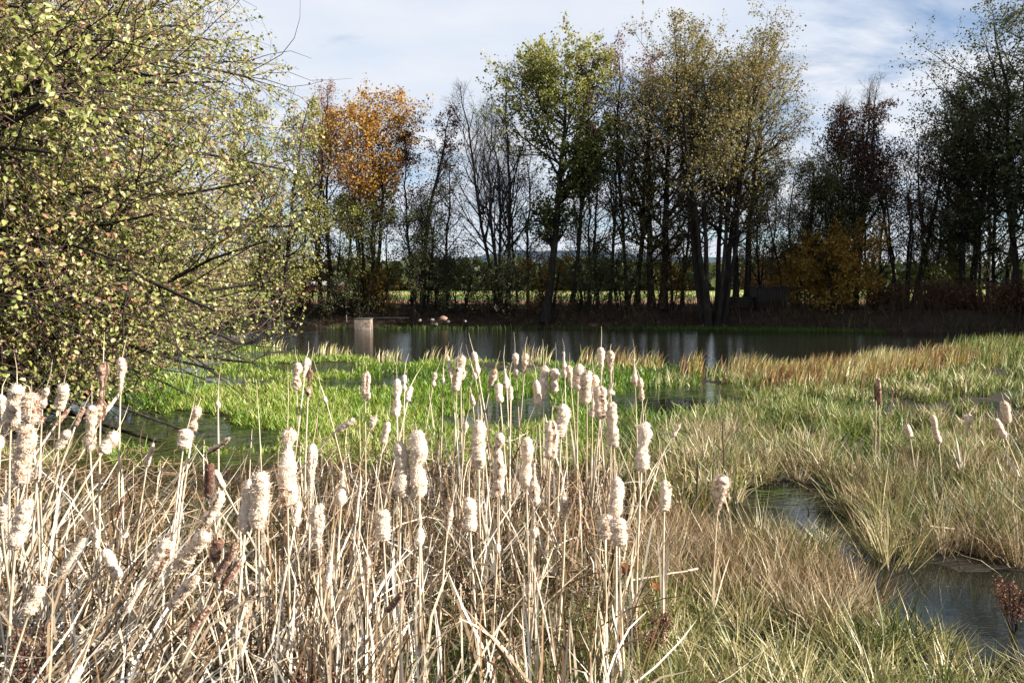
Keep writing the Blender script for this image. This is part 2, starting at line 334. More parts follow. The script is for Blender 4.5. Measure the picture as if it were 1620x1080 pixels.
def field_mat():
    m, t, o = new_mat('field')
    c = t.nodes.new('ShaderNodeTexCoord'); s = t.nodes.new('ShaderNodeSeparateXYZ'); t.links.new(c.outputs['Object'], s.inputs[0])
    n = t.nodes.new('ShaderNodeTexNoise'); n.inputs['Scale'].default_value = 0.05; n.inputs['Detail'].default_value = 8; t.links.new(c.outputs['Object'], n.inputs['Vector'])
    a = t.nodes.new('ShaderNodeMath'); a.operation = 'MULTIPLY_ADD'; a.inputs[1].default_value = 14; t.links.new(n.outputs['Fac'], a.inputs[0]); t.links.new(s.outputs['Y'], a.inputs[2])
    mr = t.nodes.new('ShaderNodeMapRange'); mr.inputs['From Min'].default_value = 45; mr.inputs['From Max'].default_value = 245; t.links.new(a.outputs[0], mr.inputs[0])
    r = ramp(t, [(0.0, (0.20, 0.11, 0.06)), (0.13, (0.30, 0.17, 0.11)), (0.16, (0.10, 0.18, 0.03)), (0.30, (0.16, 0.26, 0.05)), (0.36, (0.33, 0.24, 0.14)), (0.55, (0.40, 0.38, 0.14)), (0.8, (0.20, 0.25, 0.06))])
    t.links.new(mr.outputs[0], r.inputs[0])
    n2 = t.nodes.new('ShaderNodeTexNoise'); n2.inputs['Scale'].default_value = 1.2; n2.inputs['Detail'].default_value = 6; t.links.new(c.outputs['Object'], n2.inputs['Vector'])
    hs = t.nodes.new('ShaderNodeHueSaturation'); mm = t.nodes.new('ShaderNodeMapRange'); mm.inputs['To Min'].default_value = 0.6; mm.inputs['To Max'].default_value = 1.4
    t.links.new(n2.outputs['Fac'], mm.inputs[0]); t.links.new(mm.outputs[0], hs.inputs['Value']); t.links.new(r.outputs[0], hs.inputs['Color'])
    p = t.nodes.new('ShaderNodeBsdfPrincipled'); p.inputs['Roughness'].default_value = 0.95; p.inputs['Specular IOR Level'].default_value = 0.1
    t.links.new(hs.outputs[0], p.inputs['Base Color']); t.links.new(p.outputs[0], o.inputs[0])
    return m
M['field'] = field_mat()

# ------------------------------------------------------------------ ground, field, water
NX = [-60, -20, -12, -7.9, -3.4, -0.16, 2.9, 5.2, 6.8, 8.8, 11.4, 14.0, 25, 60]
NY = [34, 31, 27.5, 24.4, 20.2, 19.6, 18.8, 16.6, 17.2, 18.4, 20.6, 22.6, 22.5, 22.5]
FX = [-60, -16, -12, 0, 8, 13, 18, 25, 60]
FY = [34.2, 34.3, 34.5, 34.6, 34.0, 32.8, 31.0, 29.6, 29.6]
POOLS = [world_poly(p) for p in (
    [(1050, 775), (1110, 765), (1200, 768), (1300, 772), (1335, 800), (1330, 862), (1200, 866), (1110, 850), (1050, 820)],
    [(1250, 820), (1345, 800), (1385, 850), (1400, 935), (1310, 935), (1260, 860)],
    [(1385, 920), (1480, 895), (1560, 905), (1640, 905), (1760, 1090), (1570, 1085), (1490, 1030), (1400, 970)],
    [(945, 620), (1170, 616), (1185, 646), (955, 655)],
    [(420, 577), (560, 573), (575, 590), (430, 592)],
    [(490, 600), (650, 592), (645, 613), (510, 617)],
    [(190, 655), (300, 650), (460, 690), (455, 738), (300, 748), (190, 735)],
    [(-60, 640), (190, 640), (200, 745), (-60, 745)],
    [(745, 640), (860, 618), (905, 655), (800, 700)],
    [(1450, 675), (1530, 670), (1530, 710), (1460, 715)],
)]
def ground_z(X, Y):
    X = np.asarray(X, float); Y = np.asarray(Y, float); p = np.c_[X, Y]
    yn = np.interp(X, NX, NY) + (fbm(p * 0.9, 3) - 0.5) * 1.2
    yf = np.interp(X, FX, FY) + (fbm(p * 0.7, 5) - 0.5) * 0.8
    z = -0.012 + (fbm(p * 1.3, 7) - 0.5) * 0.13
    wob = np.c_[(fbm(p * 1.8, 21) - 0.5) * 0.9, (fbm(p * 1.8, 31) - 0.5) * 0.9 * np.clip(Y / 9, 0.5, 2)]
    q = p + wob
    brk = fbm(p * np.array([2.6, 2.0]), 141)
    for pl in POOLS: z = np.where(in_poly(q[:, 0], q[:, 1], pl), np.where((brk > 0.62) & (Y < 9), -0.04, -0.16), z)
    z = z + np.clip((3.6 - Y) / 3, 0, 1) * 0.35
    left = np.clip((-13 - X) / 3, 0, 1); z = z + left * 0.35
    s = np.clip((Y - yn) / 1.0, 0, 1); z = z * (1 - s) - 0.6 * s
    b = np.clip((Y - yf + 0.15) / 2.4, 0, 1); b = b * b * (3 - 2 * b)
    z = z * (1 - b) + (0.78 + (fbm(p * 0.8, 9) - 0.5) * 0.25) * b
    z = z - np.clip((Y - 46) / 154, 0, 1) * 0.8
    return z
def grid_mesh(name, xs, ys, mat):
    gx, gy = np.meshgrid(xs, ys); V = np.c_[gx.ravel(), gy.ravel(), ground_z(gx.ravel(), gy.ravel())]
    nx, ny = len(xs), len(ys); i = np.arange(nx - 1)[None, :]; j = np.arange(ny - 1)[:, None] * nx
    F = np.stack([j + i, j + i + 1, j + nx + i + 1, j + nx + i], -1).reshape(-1, 4)
    mb = MB(); mb.add(V, F); o = mb.build(name, mat, smooth=True, origin=(0, 0, 0)); o['kind'] = 'structure'; return o
far = lambda a, b: np.geomspace(a, b, 14)
xs = np.r_[-far(24, 3500)[::-1], np.arange(-23.8, 23.81, 0.2), far(24, 3500)]
grid_mesh('marsh_ground', xs, np.r_[-40, -20, -8, -3, np.arange(-1, 33, 0.2)], M['mud'])
grid_mesh('bank_ground', xs, np.r_[np.arange(32.8, 46.01, 0.2)], M['bank'])
grid_mesh('field', xs, np.r_[46.0, np.arange(48, 70, 2), np.geomspace(70, 6000, 40)], M['field'])
mb = MB(); mb.add([(-60, -30, 0), (60, -30, 0), (60, 36.5, 0), (-60, 36.5, 0)], [(0, 1, 2, 3)])
tag(mb.build('pond_water', M['water']), kind='structure')

# far hills and the wood along the horizon
mb = MB(); k = 160; hx = np.linspace(-4200, 4200, k)
hz = 60 + 190 * fbm(np.c_[hx * 0.0011, hx * 0], 41, 4) * np.clip(0.35 + 0.75 * np.exp(-((hx - 700) / 900) ** 2), 0, 1)
V = np.concatenate([np.c_[hx, 3200 - 200 * np.cos(hx / 900), np.full(k, -20)], np.c_[hx, np.full(k, 3900), hz], np.c_[hx, np.full(k, 5200), np.full(k, -20)]])
i = np.arange(k - 1); F = np.concatenate([np.stack([i, i + 1, i + k + 1, i + k], -1), np.stack([i + k, i + k + 1, i + 2 * k + 1, i + 2 * k], -1)])
mb.add(V, F); tag(mb.build('hills', M['hill'], smooth=True), kind='structure')

exec_order = []
# ------------------------------------------------------------------ trees
def interp_poly(P, R, idx, t):
    k = P.shape[1]; f = np.clip(t, 0, 0.9999) * (k - 1); a = f.astype(int); w = (f - a)[:, None]
    p = P[idx, a] * (1 - w) + P[idx, a + 1] * w
    d = norm(P[idx, a + 1] - P[idx, a]); r = R[idx, a] * (1 - w[:, 0]) + R[idx, a + 1] * w[:, 0]
    return p, d, r
def spawn(P, R, n, t0, t1, L, ang, k=5, up=0.0, wob=0.12, rr=0.6, rmin=0.004, bias=None, rng=RNG):
    """children of every parent polyline: n each, lengths L(idx, t) """
    N = len(P); idx = np.repeat(np.arange(N), n)
    t = t0 + (t1 - t0) * ((np.tile(np.arange(n), N) + rng.uniform(0, 1, N * n)) / n)
    p, d, r = interp_poly(P, R, idx, t)
    ref = norm(rng.normal(size=(len(idx), 3))); s = norm(np.cross(d, ref))
    a = ang * rng.uniform(0.7, 1.3, len(idx))
    dirv = norm(np.cos(a)[:, None] * d + np.sin(a)[:, None] * s + (0 if bias is None else bias))
    ln = L(idx, t) * rng.uniform(0.65, 1.25, len(idx))
    Q = [p]; cur = dirv
    for j in range(k - 1):
        Q.append(Q[-1] + cur * (ln / (k - 1))[:, None])
        cur = norm(cur + rng.normal(size=cur.shape) * wob + np.array([0, 0, up]))
    Q = np.stack(Q, 1)
    r0 = np.maximum(r * rr, rmin)
    RR = r0[:, None] * np.linspace(1, 0.25, k)[None, :]
    return Q, RR, ln, idx, t
PROF = {'round': lambda t: np.sin(np.clip(t, 0, 1) * np.pi * 0.86 + 0.32) ** 0.8,
        'top': lambda t: 0.35 + 0.65 * np.sin(np.clip((t - 0.15) / 0.85, 0, 1) * np.pi) ** 0.7,
        'cone': lambda t: 1.05 - 0.8 * t, 'flat': lambda t: 0.9 - 0.25 * t}
def make_tree(name, label, X, Y, H, stems=1, spread=0.1, lean=(0, 0), r0=0.16, crown0=0.3, n1=22, lr=0.24, prof='round', a1=0.95, up1=0.10,
              n2=8, n3=6, nl=5, leaf='olive_leaf', lsize=0.10, lw=0.42, tone=(0.45, 0.22), grad=0.0, keep=lambda z, x: 1.0, hang=0.0, clump=0.0,
              twig='twig', z0=None, wob=0.1, group=None, l3=0.5, seed=None, baser=0.25, cat='tree', extra=None):
    rng = np.random.default_rng(seed if seed is not None else int(abs(X * 97 + Y * 31 + H * 7) * 10))
    z = float(ground_z([X], [Y])[0]) - 0.05 if z0 is None else z0
    root = thing(name, label, cat, (X, Y, z), group)
    H = H * 0.90; r0 = r0 * 0.72; k = 12; P = []; R = []
    for i in range(stems):
        a = rng.uniform(0, 2 * np.pi) if stems > 1 else 0; a = 2 * np.pi * i / stems + rng.uniform(-0.5, 0.5)
        sp = spread * rng.uniform(0.35, 1.15) * H; hh = H * (rng.uniform(0.78, 1.0) if i else 1.0)
        t = np.linspace(0, 1, k); b = baser * (0 if stems == 1 else 1)
        x = np.cos(a) * (b + sp * t ** 0.9) + lean[0] * t * H; y = np.sin(a) * (b + sp * t ** 0.9) + lean[1] * t * H
        w = np.cumsum(rng.normal(size=(k, 2)) * 0.012 * H, 0) * t[:, None]
        P.append(np.c_[x + w[:, 0], y + w[:, 1], t * hh]); rs = r0 * (rng.uniform(0.6, 1.0) if i else 1.0)
        R.append(rs * (1 - t) ** 0.75 + 0.012 + 0.5 * rs * np.exp(-t * 28))
    P = np.array(P); R = np.array(R)
    tm = MB(); tube(tm, P, R, 8)
    pf = PROF[prof]
    P1, R1, L1, _, t1 = spawn(P, R, n1, crown0, 0.985, lambda i, t: H * lr * pf((t - crown0) / (1 - crown0)), a1, 6, up1, wob, 0.55, 0.008, rng=rng)
    tube(tm, P1, R1, 4)
    # the leader ends in twigs as well
    P2, R2, L2, i2, t2 = spawn(P1, R1, n2, 0.2, 1.0, lambda i, t: L1[i] * 0.5 * (1.1 - 0.6 * t) + 0.2, 0.75, 3, up1 * 0.8, wob * 1.3, 0.6, 0.005, rng=rng)
    ribbon(tm, P2, R2 * 1.1, norm(np.cross(P2[:, -1] - P2[:, 0], rng.normal(size=(len(P2), 3)) * 0.5 + np.array([0, -1.0, 0]))))
    P3, R3, L3, i3, t3 = spawn(P2, R2, n3, 0.15, 1.0, lambda i, t: np.clip(L2[i] * 0.45, 0.18, 1.2) * (l3 / 0.5), 0.7, 3, up1 * 0.6 - hang * 0.1, wob * 1.5, 0.6, 0.0038, rng=rng)
    wm = MB(); ribbon(wm, P3[:, [0, 2]], R3[:, [0, 2]] * 1.15, norm(np.cross(P3[:, -1] - P3[:, 0], rng.normal(size=(len(P3), 3)) + np.array([0, -1.0, 0]))))
    tm.build('trunk', M['bark'], root, smooth=True, origin=(0, 0, 0)); wm.build('twigs', M[twig], root, origin=(0, 0, 0), kind='stuff')
    if nl > 0:
        N3 = len(P3); idx = np.repeat(np.arange(N3), int(nl * 1.08) + 1); tt = rng.uniform(0.1, 1.05, len(idx))
        p, d, _ = interp_poly(P3, R3, idx, tt)
        p = p + rng.normal(size=p.shape) * (0.07 + clump)
        kp = rng.uniform(size=len(p)) < keep(p[:, 2] / H, p[:, 0] / H)
        if clump > 0: kp &= (rng.uniform(size=N3) < 0.45)[idx]
        cl = vnoise(p * 0.9 + X, 77); kp &= rng.uniform(size=len(p)) < np.clip(0.35 + 1.5 * cl, 0, 1)
        p = p[kp]; d = d[kp]; n = len(p)
        D = norm(d * 0.5 + rng.normal(size=(n, 3)) * 0.7 + np.array([0, 0, -0.35 - hang])); Nn = norm(rng.normal(size=(n, 3)) * 0.8 + np.array([0.25, -0.2, 0.8 - hang * 0.5]))
        ls = lsize * 0.69 * rng.uniform(0.6, 1.35, n)
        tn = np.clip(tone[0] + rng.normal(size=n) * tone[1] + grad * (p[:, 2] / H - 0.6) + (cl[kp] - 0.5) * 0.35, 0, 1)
        lm = MB(); leaf_cards(lm, p, D, Nn, ls, ls * lw, tn)
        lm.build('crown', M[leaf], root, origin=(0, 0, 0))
    if extra: extra(root, P, P1, rng)
    return root
def clone(src, label, X, Y, scale, rot, group):
    r = src.copy(); COL.objects.link(r); r.location = (X, Y, float(ground_z([X], [Y])[0]) - 0.05); r.scale = (scale,) * 3; r.rotation_euler = (0, 0, rot); r['label'] = label; r['group'] = group
    for ch in src.children:
        c = ch.copy(); COL.objects.link(c); c.parent = r
    return r
def px_x(px, Y): return (px - 810) / FPX * Y

FAR = 'trees along the far bank'
T = lambda px, Y, top, **k: dict(X=px_x(px, Y), Y=Y, H=1.9 + (450 - top) / FPX * Y - (k.pop('base', 0.75)), **k)
def far_tree(name, label, px, Y, top, **k):
    d = T(px, Y, top, **k); k.pop('base', None)
    return make_tree(name, label, d['X'], d['Y'], d['H'], group=FAR, **k)

far_tree('alder_tree', 'yellow-green alder with foliage almost to the water, beside the near alder branches', 434, 33.6, 98, base=0.3, stems=3, spread=0.09, r0=0.15, crown0=0.1, n1=34, lr=0.23, prof='cone', n2=8, n3=5, nl=5, leaf='yg_leaf', lsize=0.12, tone=(0.62, 0.2), a1=1.05)
far_tree('maple_tree', 'slender half-bare tree with sparse reddish leaves, close against the yellow-green alder', 512, 38, 112, stems=3, spread=0.05, r0=0.10, crown0=0.35, n1=16, lr=0.20, prof='round', a1=0.55, up1=0.16, n2=7, n3=5, nl=4, leaf='rust_leaf', lsize=0.10, tone=(0.7, 0.2), keep=lambda z, x: 0.6 + 0 * z)
far_tree('maple_tree', 'maple with bright orange and golden crown', 585, 37.5, 165, stems=4, spread=0.085, r0=0.13, crown0=0.40, n1=20, lr=0.29, prof='top', a1=0.8, up1=0.12, n2=8, n3=6, nl=6, leaf='orange_leaf', lsize=0.145, lw=0.42, tone=(0.55, 0.32), grad=0.1, keep=lambda z, x: np.clip((z - 0.42) * 3.0, 0.12, 0.85))
far_tree('alder_tree', 'small yellow-green tree under the orange maple crown', 572, 36, 285, stems=3, spread=0.06, r0=0.08, crown0=0.3, n1=16, lr=0.24, n2=7, n3=5, nl=5, leaf='yg_leaf', lsize=0.11, tone=(0.45, 0.2), keep=lambda z, x: np.clip(z * 1.6 - 0.4, 0.08, 1))
far_tree('maple_tree', 'leaning dark tree with rust-brown top beside the orange maple', 660, 38, 150, stems=2, spread=0.05, lean=(0.05, 0), r0=0.13, crown0=0.35, n1=18, lr=0.22, prof='cone', a1=0.7, up1=0.12, n2=7, n3=5, nl=4, leaf='rust_leaf', lsize=0.13, tone=(0.35, 0.2), keep=lambda z, x: np.clip((z - 0.4) * 2.2, 0.08, 0.9))
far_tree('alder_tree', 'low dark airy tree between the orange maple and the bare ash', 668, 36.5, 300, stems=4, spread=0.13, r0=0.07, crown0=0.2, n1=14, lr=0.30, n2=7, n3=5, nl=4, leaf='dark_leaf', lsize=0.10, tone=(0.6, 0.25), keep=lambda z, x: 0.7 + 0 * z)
far_tree('ash_tree', 'bare ash with fanned upright branches and no leaves', 795, 37, 88, stems=4, spread=0.12, lean=(-0.04, 0), r0=0.13, crown0=0.22, n1=20, lr=0.34, prof='cone', a1=0.55, up1=0.15, n2=9, n3=8, nl=0, twig='ash_twig', l3=0.6, wob=0.07)
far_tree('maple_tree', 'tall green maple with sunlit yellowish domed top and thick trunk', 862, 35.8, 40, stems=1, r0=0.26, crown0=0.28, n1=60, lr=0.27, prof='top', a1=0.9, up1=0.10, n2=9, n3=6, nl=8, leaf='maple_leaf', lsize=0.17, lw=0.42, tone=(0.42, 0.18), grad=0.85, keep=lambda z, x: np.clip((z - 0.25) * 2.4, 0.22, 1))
far_tree('ash_tree', 'slim tree with hanging russet leaf clusters beside the domed green maple', 903, 36.2, 66, stems=1, r0=0.14, lean=(0.02, 0), crown0=0.35, n1=34, lr=0.17, prof='cone', a1=0.6, up1=0.14, n2=7, n3=5, nl=6, leaf='brown_leaf', lsize=0.16, lw=0.3, tone=(0.55, 0.25), hang=0.8, clump=0.03, keep=lambda z, x: np.clip((z - 0.35) * 2.2, 0.15, 1))
far_tree('alder_tree', 'thin dark forked tree between the domed maple and the rusty tall tree', 955, 36.5, 215, stems=2, spread=0.06, r0=0.12, crown0=0.25, n1=22, lr=0.26, n2=8, n3=5, nl=3, leaf='dark_leaf', lsize=0.11, tone=(0.7, 0.25))
far_tree('ash_tree', 'tall tree with rust-coloured hanging leaves, close behind the great alder', 1000, 37.5, 50, stems=2, spread=0.05, r0=0.17, crown0=0.25, n1=32, lr=0.24, prof='cone', a1=0.6, up1=0.13, n2=8, n3=5, nl=6, leaf='rust_leaf', lsize=0.15, lw=0.3, tone=(0.45, 0.25), hang=0.7, clump=0.02, keep=lambda z, x: np.clip((z - 0.3) * 2.0, 0.2, 0.9))
far_tree('alder_tree', 'thick-trunked alder standing close behind the great many-stemmed alder', 1040, 36.4, 30, stems=2, spread=0.05, r0=0.24, crown0=0.2, n1=36, lr=0.26, prof='round', a1=0.85, n2=8, n3=6, nl=5, leaf='olive_leaf', lsize=0.11, tone=(0.5, 0.22))
def alder_roots(root, P, P1, rng):
    mbr = MB(); n = 26; a = rng.uniform(0, 2 * np.pi, n); t = np.linspace(0, 1, 6)
    for i in range(n):
        L = rng.uniform(0.7, 1.5); x = np.cos(a[i]) * (0.3 + L * t); y = np.sin(a[i]) * (0.3 + L * t) * 0.8; zr = 0.35 - 0.85 * t ** 1.1 + rng.normal(size=6) * 0.03
        tube(mbr, np.c_[x, y, zr], 0.05 * (1 - 0.7 * t), 5)
    mbr.build('roots', M['ash_twig'], root, smooth=True, origin=(0, 0, 0))
far_tree('alder_tree', 'great many-stemmed alder with broad olive crown and exposed roots at the water', 1128, 34.6, -2, base=0.35, stems=10, spread=0.135, lean=(0.012, 0), r0=0.19, crown0=0.32, n1=17, lr=0.26, prof='round', a1=0.95, up1=0.07, n2=8, n3=5, nl=6, leaf='olive_leaf', lsize=0.125, lw=0.42, tone=(0.62, 0.2), grad=0.3, baser=0.35, keep=lambda z, x: np.clip((z - 0.28) * 2.6 + x * 1.4, 0.12, 1), extra=alder_roots)
far_tree('alder_tree', 'straight dark trunk with olive crown behind the dark plank shed', 1172, 38, 60, stems=2, spread=0.06, r0=0.22, crown0=0.3, n1=30, lr=0.28, n2=8, n3=5, nl=5, leaf='olive_leaf', lsize=0.11, tone=(0.45, 0.2))
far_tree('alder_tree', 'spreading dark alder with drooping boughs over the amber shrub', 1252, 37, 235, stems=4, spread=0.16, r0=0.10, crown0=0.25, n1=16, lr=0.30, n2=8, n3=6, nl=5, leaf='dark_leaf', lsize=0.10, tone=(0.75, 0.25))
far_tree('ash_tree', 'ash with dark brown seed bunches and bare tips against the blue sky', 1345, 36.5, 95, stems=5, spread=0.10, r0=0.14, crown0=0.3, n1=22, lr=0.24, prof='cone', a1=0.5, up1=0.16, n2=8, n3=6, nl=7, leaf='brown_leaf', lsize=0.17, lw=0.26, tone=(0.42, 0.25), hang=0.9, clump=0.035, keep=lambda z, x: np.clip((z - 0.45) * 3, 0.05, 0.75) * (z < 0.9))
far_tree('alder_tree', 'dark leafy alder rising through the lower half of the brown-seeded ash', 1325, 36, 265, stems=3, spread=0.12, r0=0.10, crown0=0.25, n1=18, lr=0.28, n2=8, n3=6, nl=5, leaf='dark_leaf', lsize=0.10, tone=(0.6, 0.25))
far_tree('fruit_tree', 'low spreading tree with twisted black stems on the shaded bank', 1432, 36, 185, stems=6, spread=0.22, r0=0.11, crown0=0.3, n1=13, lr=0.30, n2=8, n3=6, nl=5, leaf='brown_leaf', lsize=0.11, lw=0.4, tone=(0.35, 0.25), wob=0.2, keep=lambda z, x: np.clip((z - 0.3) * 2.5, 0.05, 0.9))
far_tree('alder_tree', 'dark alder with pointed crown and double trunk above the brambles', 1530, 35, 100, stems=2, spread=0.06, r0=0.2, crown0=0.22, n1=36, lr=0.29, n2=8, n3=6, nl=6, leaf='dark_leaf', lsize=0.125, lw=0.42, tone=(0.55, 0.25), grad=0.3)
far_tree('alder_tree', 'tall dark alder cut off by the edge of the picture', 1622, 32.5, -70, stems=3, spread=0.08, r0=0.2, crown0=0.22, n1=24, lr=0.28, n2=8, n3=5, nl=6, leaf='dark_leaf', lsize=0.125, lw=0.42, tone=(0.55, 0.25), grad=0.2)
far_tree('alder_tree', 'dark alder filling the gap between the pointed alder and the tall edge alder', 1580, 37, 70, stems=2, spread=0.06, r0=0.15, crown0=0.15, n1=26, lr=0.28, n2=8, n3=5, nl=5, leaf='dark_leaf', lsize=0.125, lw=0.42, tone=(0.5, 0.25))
# the wood goes on round the pond beyond the frame; it shades the far bank
WOOD = 'dark alders of the wood beyond the picture edge'
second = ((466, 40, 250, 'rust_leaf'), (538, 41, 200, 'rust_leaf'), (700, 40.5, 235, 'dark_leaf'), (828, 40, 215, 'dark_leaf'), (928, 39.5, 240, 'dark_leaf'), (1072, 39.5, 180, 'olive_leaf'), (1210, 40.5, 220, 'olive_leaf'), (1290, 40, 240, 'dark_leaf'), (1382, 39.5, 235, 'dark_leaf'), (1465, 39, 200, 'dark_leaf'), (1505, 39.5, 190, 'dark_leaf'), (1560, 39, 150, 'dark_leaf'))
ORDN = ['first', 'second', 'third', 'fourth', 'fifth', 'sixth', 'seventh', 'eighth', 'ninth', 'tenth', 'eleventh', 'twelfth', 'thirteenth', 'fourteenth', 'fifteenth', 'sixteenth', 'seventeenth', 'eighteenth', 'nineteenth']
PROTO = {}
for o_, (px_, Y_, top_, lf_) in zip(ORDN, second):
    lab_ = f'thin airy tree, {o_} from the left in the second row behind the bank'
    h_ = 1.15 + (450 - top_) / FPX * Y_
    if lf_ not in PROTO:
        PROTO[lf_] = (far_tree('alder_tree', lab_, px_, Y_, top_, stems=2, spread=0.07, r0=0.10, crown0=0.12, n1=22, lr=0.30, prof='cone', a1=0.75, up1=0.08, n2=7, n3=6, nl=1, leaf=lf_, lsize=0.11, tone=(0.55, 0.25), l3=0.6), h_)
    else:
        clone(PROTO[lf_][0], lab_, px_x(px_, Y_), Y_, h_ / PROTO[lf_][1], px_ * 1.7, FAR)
for wi, (x, y, h) in enumerate(((21.5, 29.5, 13), (24.5, 31, 15), (27, 27.5, 14.5), (29.5, 31.5, 16), (33, 28.5, 16), (37, 32, 17))):
    lab_ = f'dark alder beyond the picture edge, {ORDN[wi]} of the wood counted outward from the frame'
    if wi == 0: WP = make_tree('alder_tree', lab_, x, y, h, stems=2, spread=0.06, r0=0.2, crown0=0.12, n1=24, lr=0.24, n2=7, n3=4, nl=4, leaf='dark_leaf', lsize=0.30, lw=0.45, group=WOOD)
    else: clone(WP, lab_, x, y, h / 13, wi * 1.3, WOOD)

# shrubs under the trees
SHR = 'shrubs under the far trees'
def shrub(label, px, Y, top, leaf, stems=6, spread=0.28, name='shrub', **k):
    d = dict(r0=0.035, crown0=0.04, n1=10, lr=0.46, prof='flat', a1=1.1, up1=0.02, n2=6, n3=4, nl=2, lsize=0.10, lw=0.42, tone=(0.5, 0.25), cat='shrub'); d.update(k)
    t = T(px, Y, top); return make_tree(name, label, t['X'], t['Y'], t['H'], stems=stems, spread=spread, leaf=leaf, group=SHR, **d)
shrub('dark leafy shrub beside the bare ash, leaning out over the bank', 728, 36.5, 385, 'dark_leaf')
shrub('dark thin shrub behind the pink boulder', 690, 38, 400, 'dark_leaf', nl=2)
shrub('green-brown shrub at the foot of the bare ash', 790, 36, 400, 'dark_leaf', tone=(0.8, 0.25))
shrub('amber-orange shrub hugging the thick trunk of the domed maple', 868, 36.8, 398, 'amber_leaf', tone=(0.3, 0.2))
shrub('dark green shrub beside the slim russet tree', 930, 36.2, 395, 'dark_leaf', tone=(0.7, 0.2))
shrub('olive shrub at the foot of the thin forked tree', 985, 36.8, 380, 'dark_leaf', tone=(0.8, 0.2))
shrub('orange-tinged shrub against the thick-trunked alder', 1055, 36.8, 385, 'amber_leaf', tone=(0.25, 0.2))
shrub('amber shrub glowing in front of the shaded ash', 1322, 35.6, 362, 'amber_leaf', tone=(0.75, 0.2), n1=16, nl=6, lsize=0.13)
shrub('golden-brown shrub behind the dark plank shed', 1275, 37.5, 372, 'amber_leaf', tone=(0.65, 0.25), n1=14, nl=5, lsize=0.12)
shrub('yellow-green shrub behind the twisted black stems', 1487, 36.5, 365, 'yg_leaf', tone=(0.5, 0.25), n1=13, nl=5)
shrub('tan thicket of dry stems behind the shed roof', 1225, 42, 388, 'litter_leaf', tone=(0.9, 0.2), n1=14, nl=5)
for lab, px, Y in (('red-brown bramble thicket below the twisted tree', 1400, 35.2), ('red-brown bramble thicket below the pointed alder', 1495, 34.5), ('red-brown bramble thicket at the foot of the tall edge alder', 1590, 33)):
    shrub(lab, px, Y, 452, 'brown_leaf', stems=9, spread=0.6, lr=0.5, nl=3, tone=(0.7, 0.25), lsize=0.09, name='bramble')
shrub('dark shrub among the thin trunks below the orange maple', 548, 36, 430, 'dark_leaf', stems=7, spread=0.5, tone=(0.7, 0.25))
shrub('rust-brown shrub between the yellow-green alder and the red barn', 478, 37, 395, 'rust_leaf', tone=(0.4, 0.2))
shrub('yellow-tinted low shrub at the stems of the orange maple', 596, 37, 415, 'amber_leaf', tone=(0.5, 0.25), nl=3)
# more thin stems along the row
for lab, px, Y, top in (('very thin straight sapling beside the pink boulder', 652, 35.6, 330), ('thin dark sapling between the maple trunks', 530, 37, 300), ('thin sapling at the foot of the leaning rust-topped tree', 610, 36.2, 320), ('thin sapling in front of the shed-side thicket', 1200, 38.6, 330), ('slender leafy sapling beside the great alder stems', 1075, 37, 300)):
    far_tree('sapling', lab, px, Y, top, stems=1, r0=0.05, crown0=0.3, n1=14, lr=0.2, n2=5, n3=4, nl=4, leaf='dark_leaf', lsize=0.1, tone=(0.8, 0.2))

# distant wood behind the fields: one mass of crowns
mb = MB()
for (x0, x1, y, h, n) in ((-230, 60, 245, 9, 260), (-60, 230, 300, 10, 260), (-400, -150, 320, 12, 160)):
    xx = np.linspace(x0, x1, n) + RNG.normal(size=n) * 2
    for x in xx:
        m = 40; c = np.array([x, y + RNG.uniform(-8, 8), -0.3 + h * RNG.uniform(0.35, 0.55)]); r = h * RNG.uniform(0.35, 0.6)
        p = c + norm(RNG.normal(size=(m, 3))) * r * np.array([0.8, 0.8, 1.0])
        leaf_cards(mb, p, RNG.normal(size=(m, 3)), norm(RNG.normal(size=(m, 3)) + np.array([0.5, -0.5, 0.8])), 2.6, 1.2, np.clip(RNG.normal(size=m) * 0.25 + 0.4, 0, 1))
tag(mb.build('distant_wood', M['dark_leaf']), 'dark distant wood along the far edge of the fields', 'wood', kind='stuff')

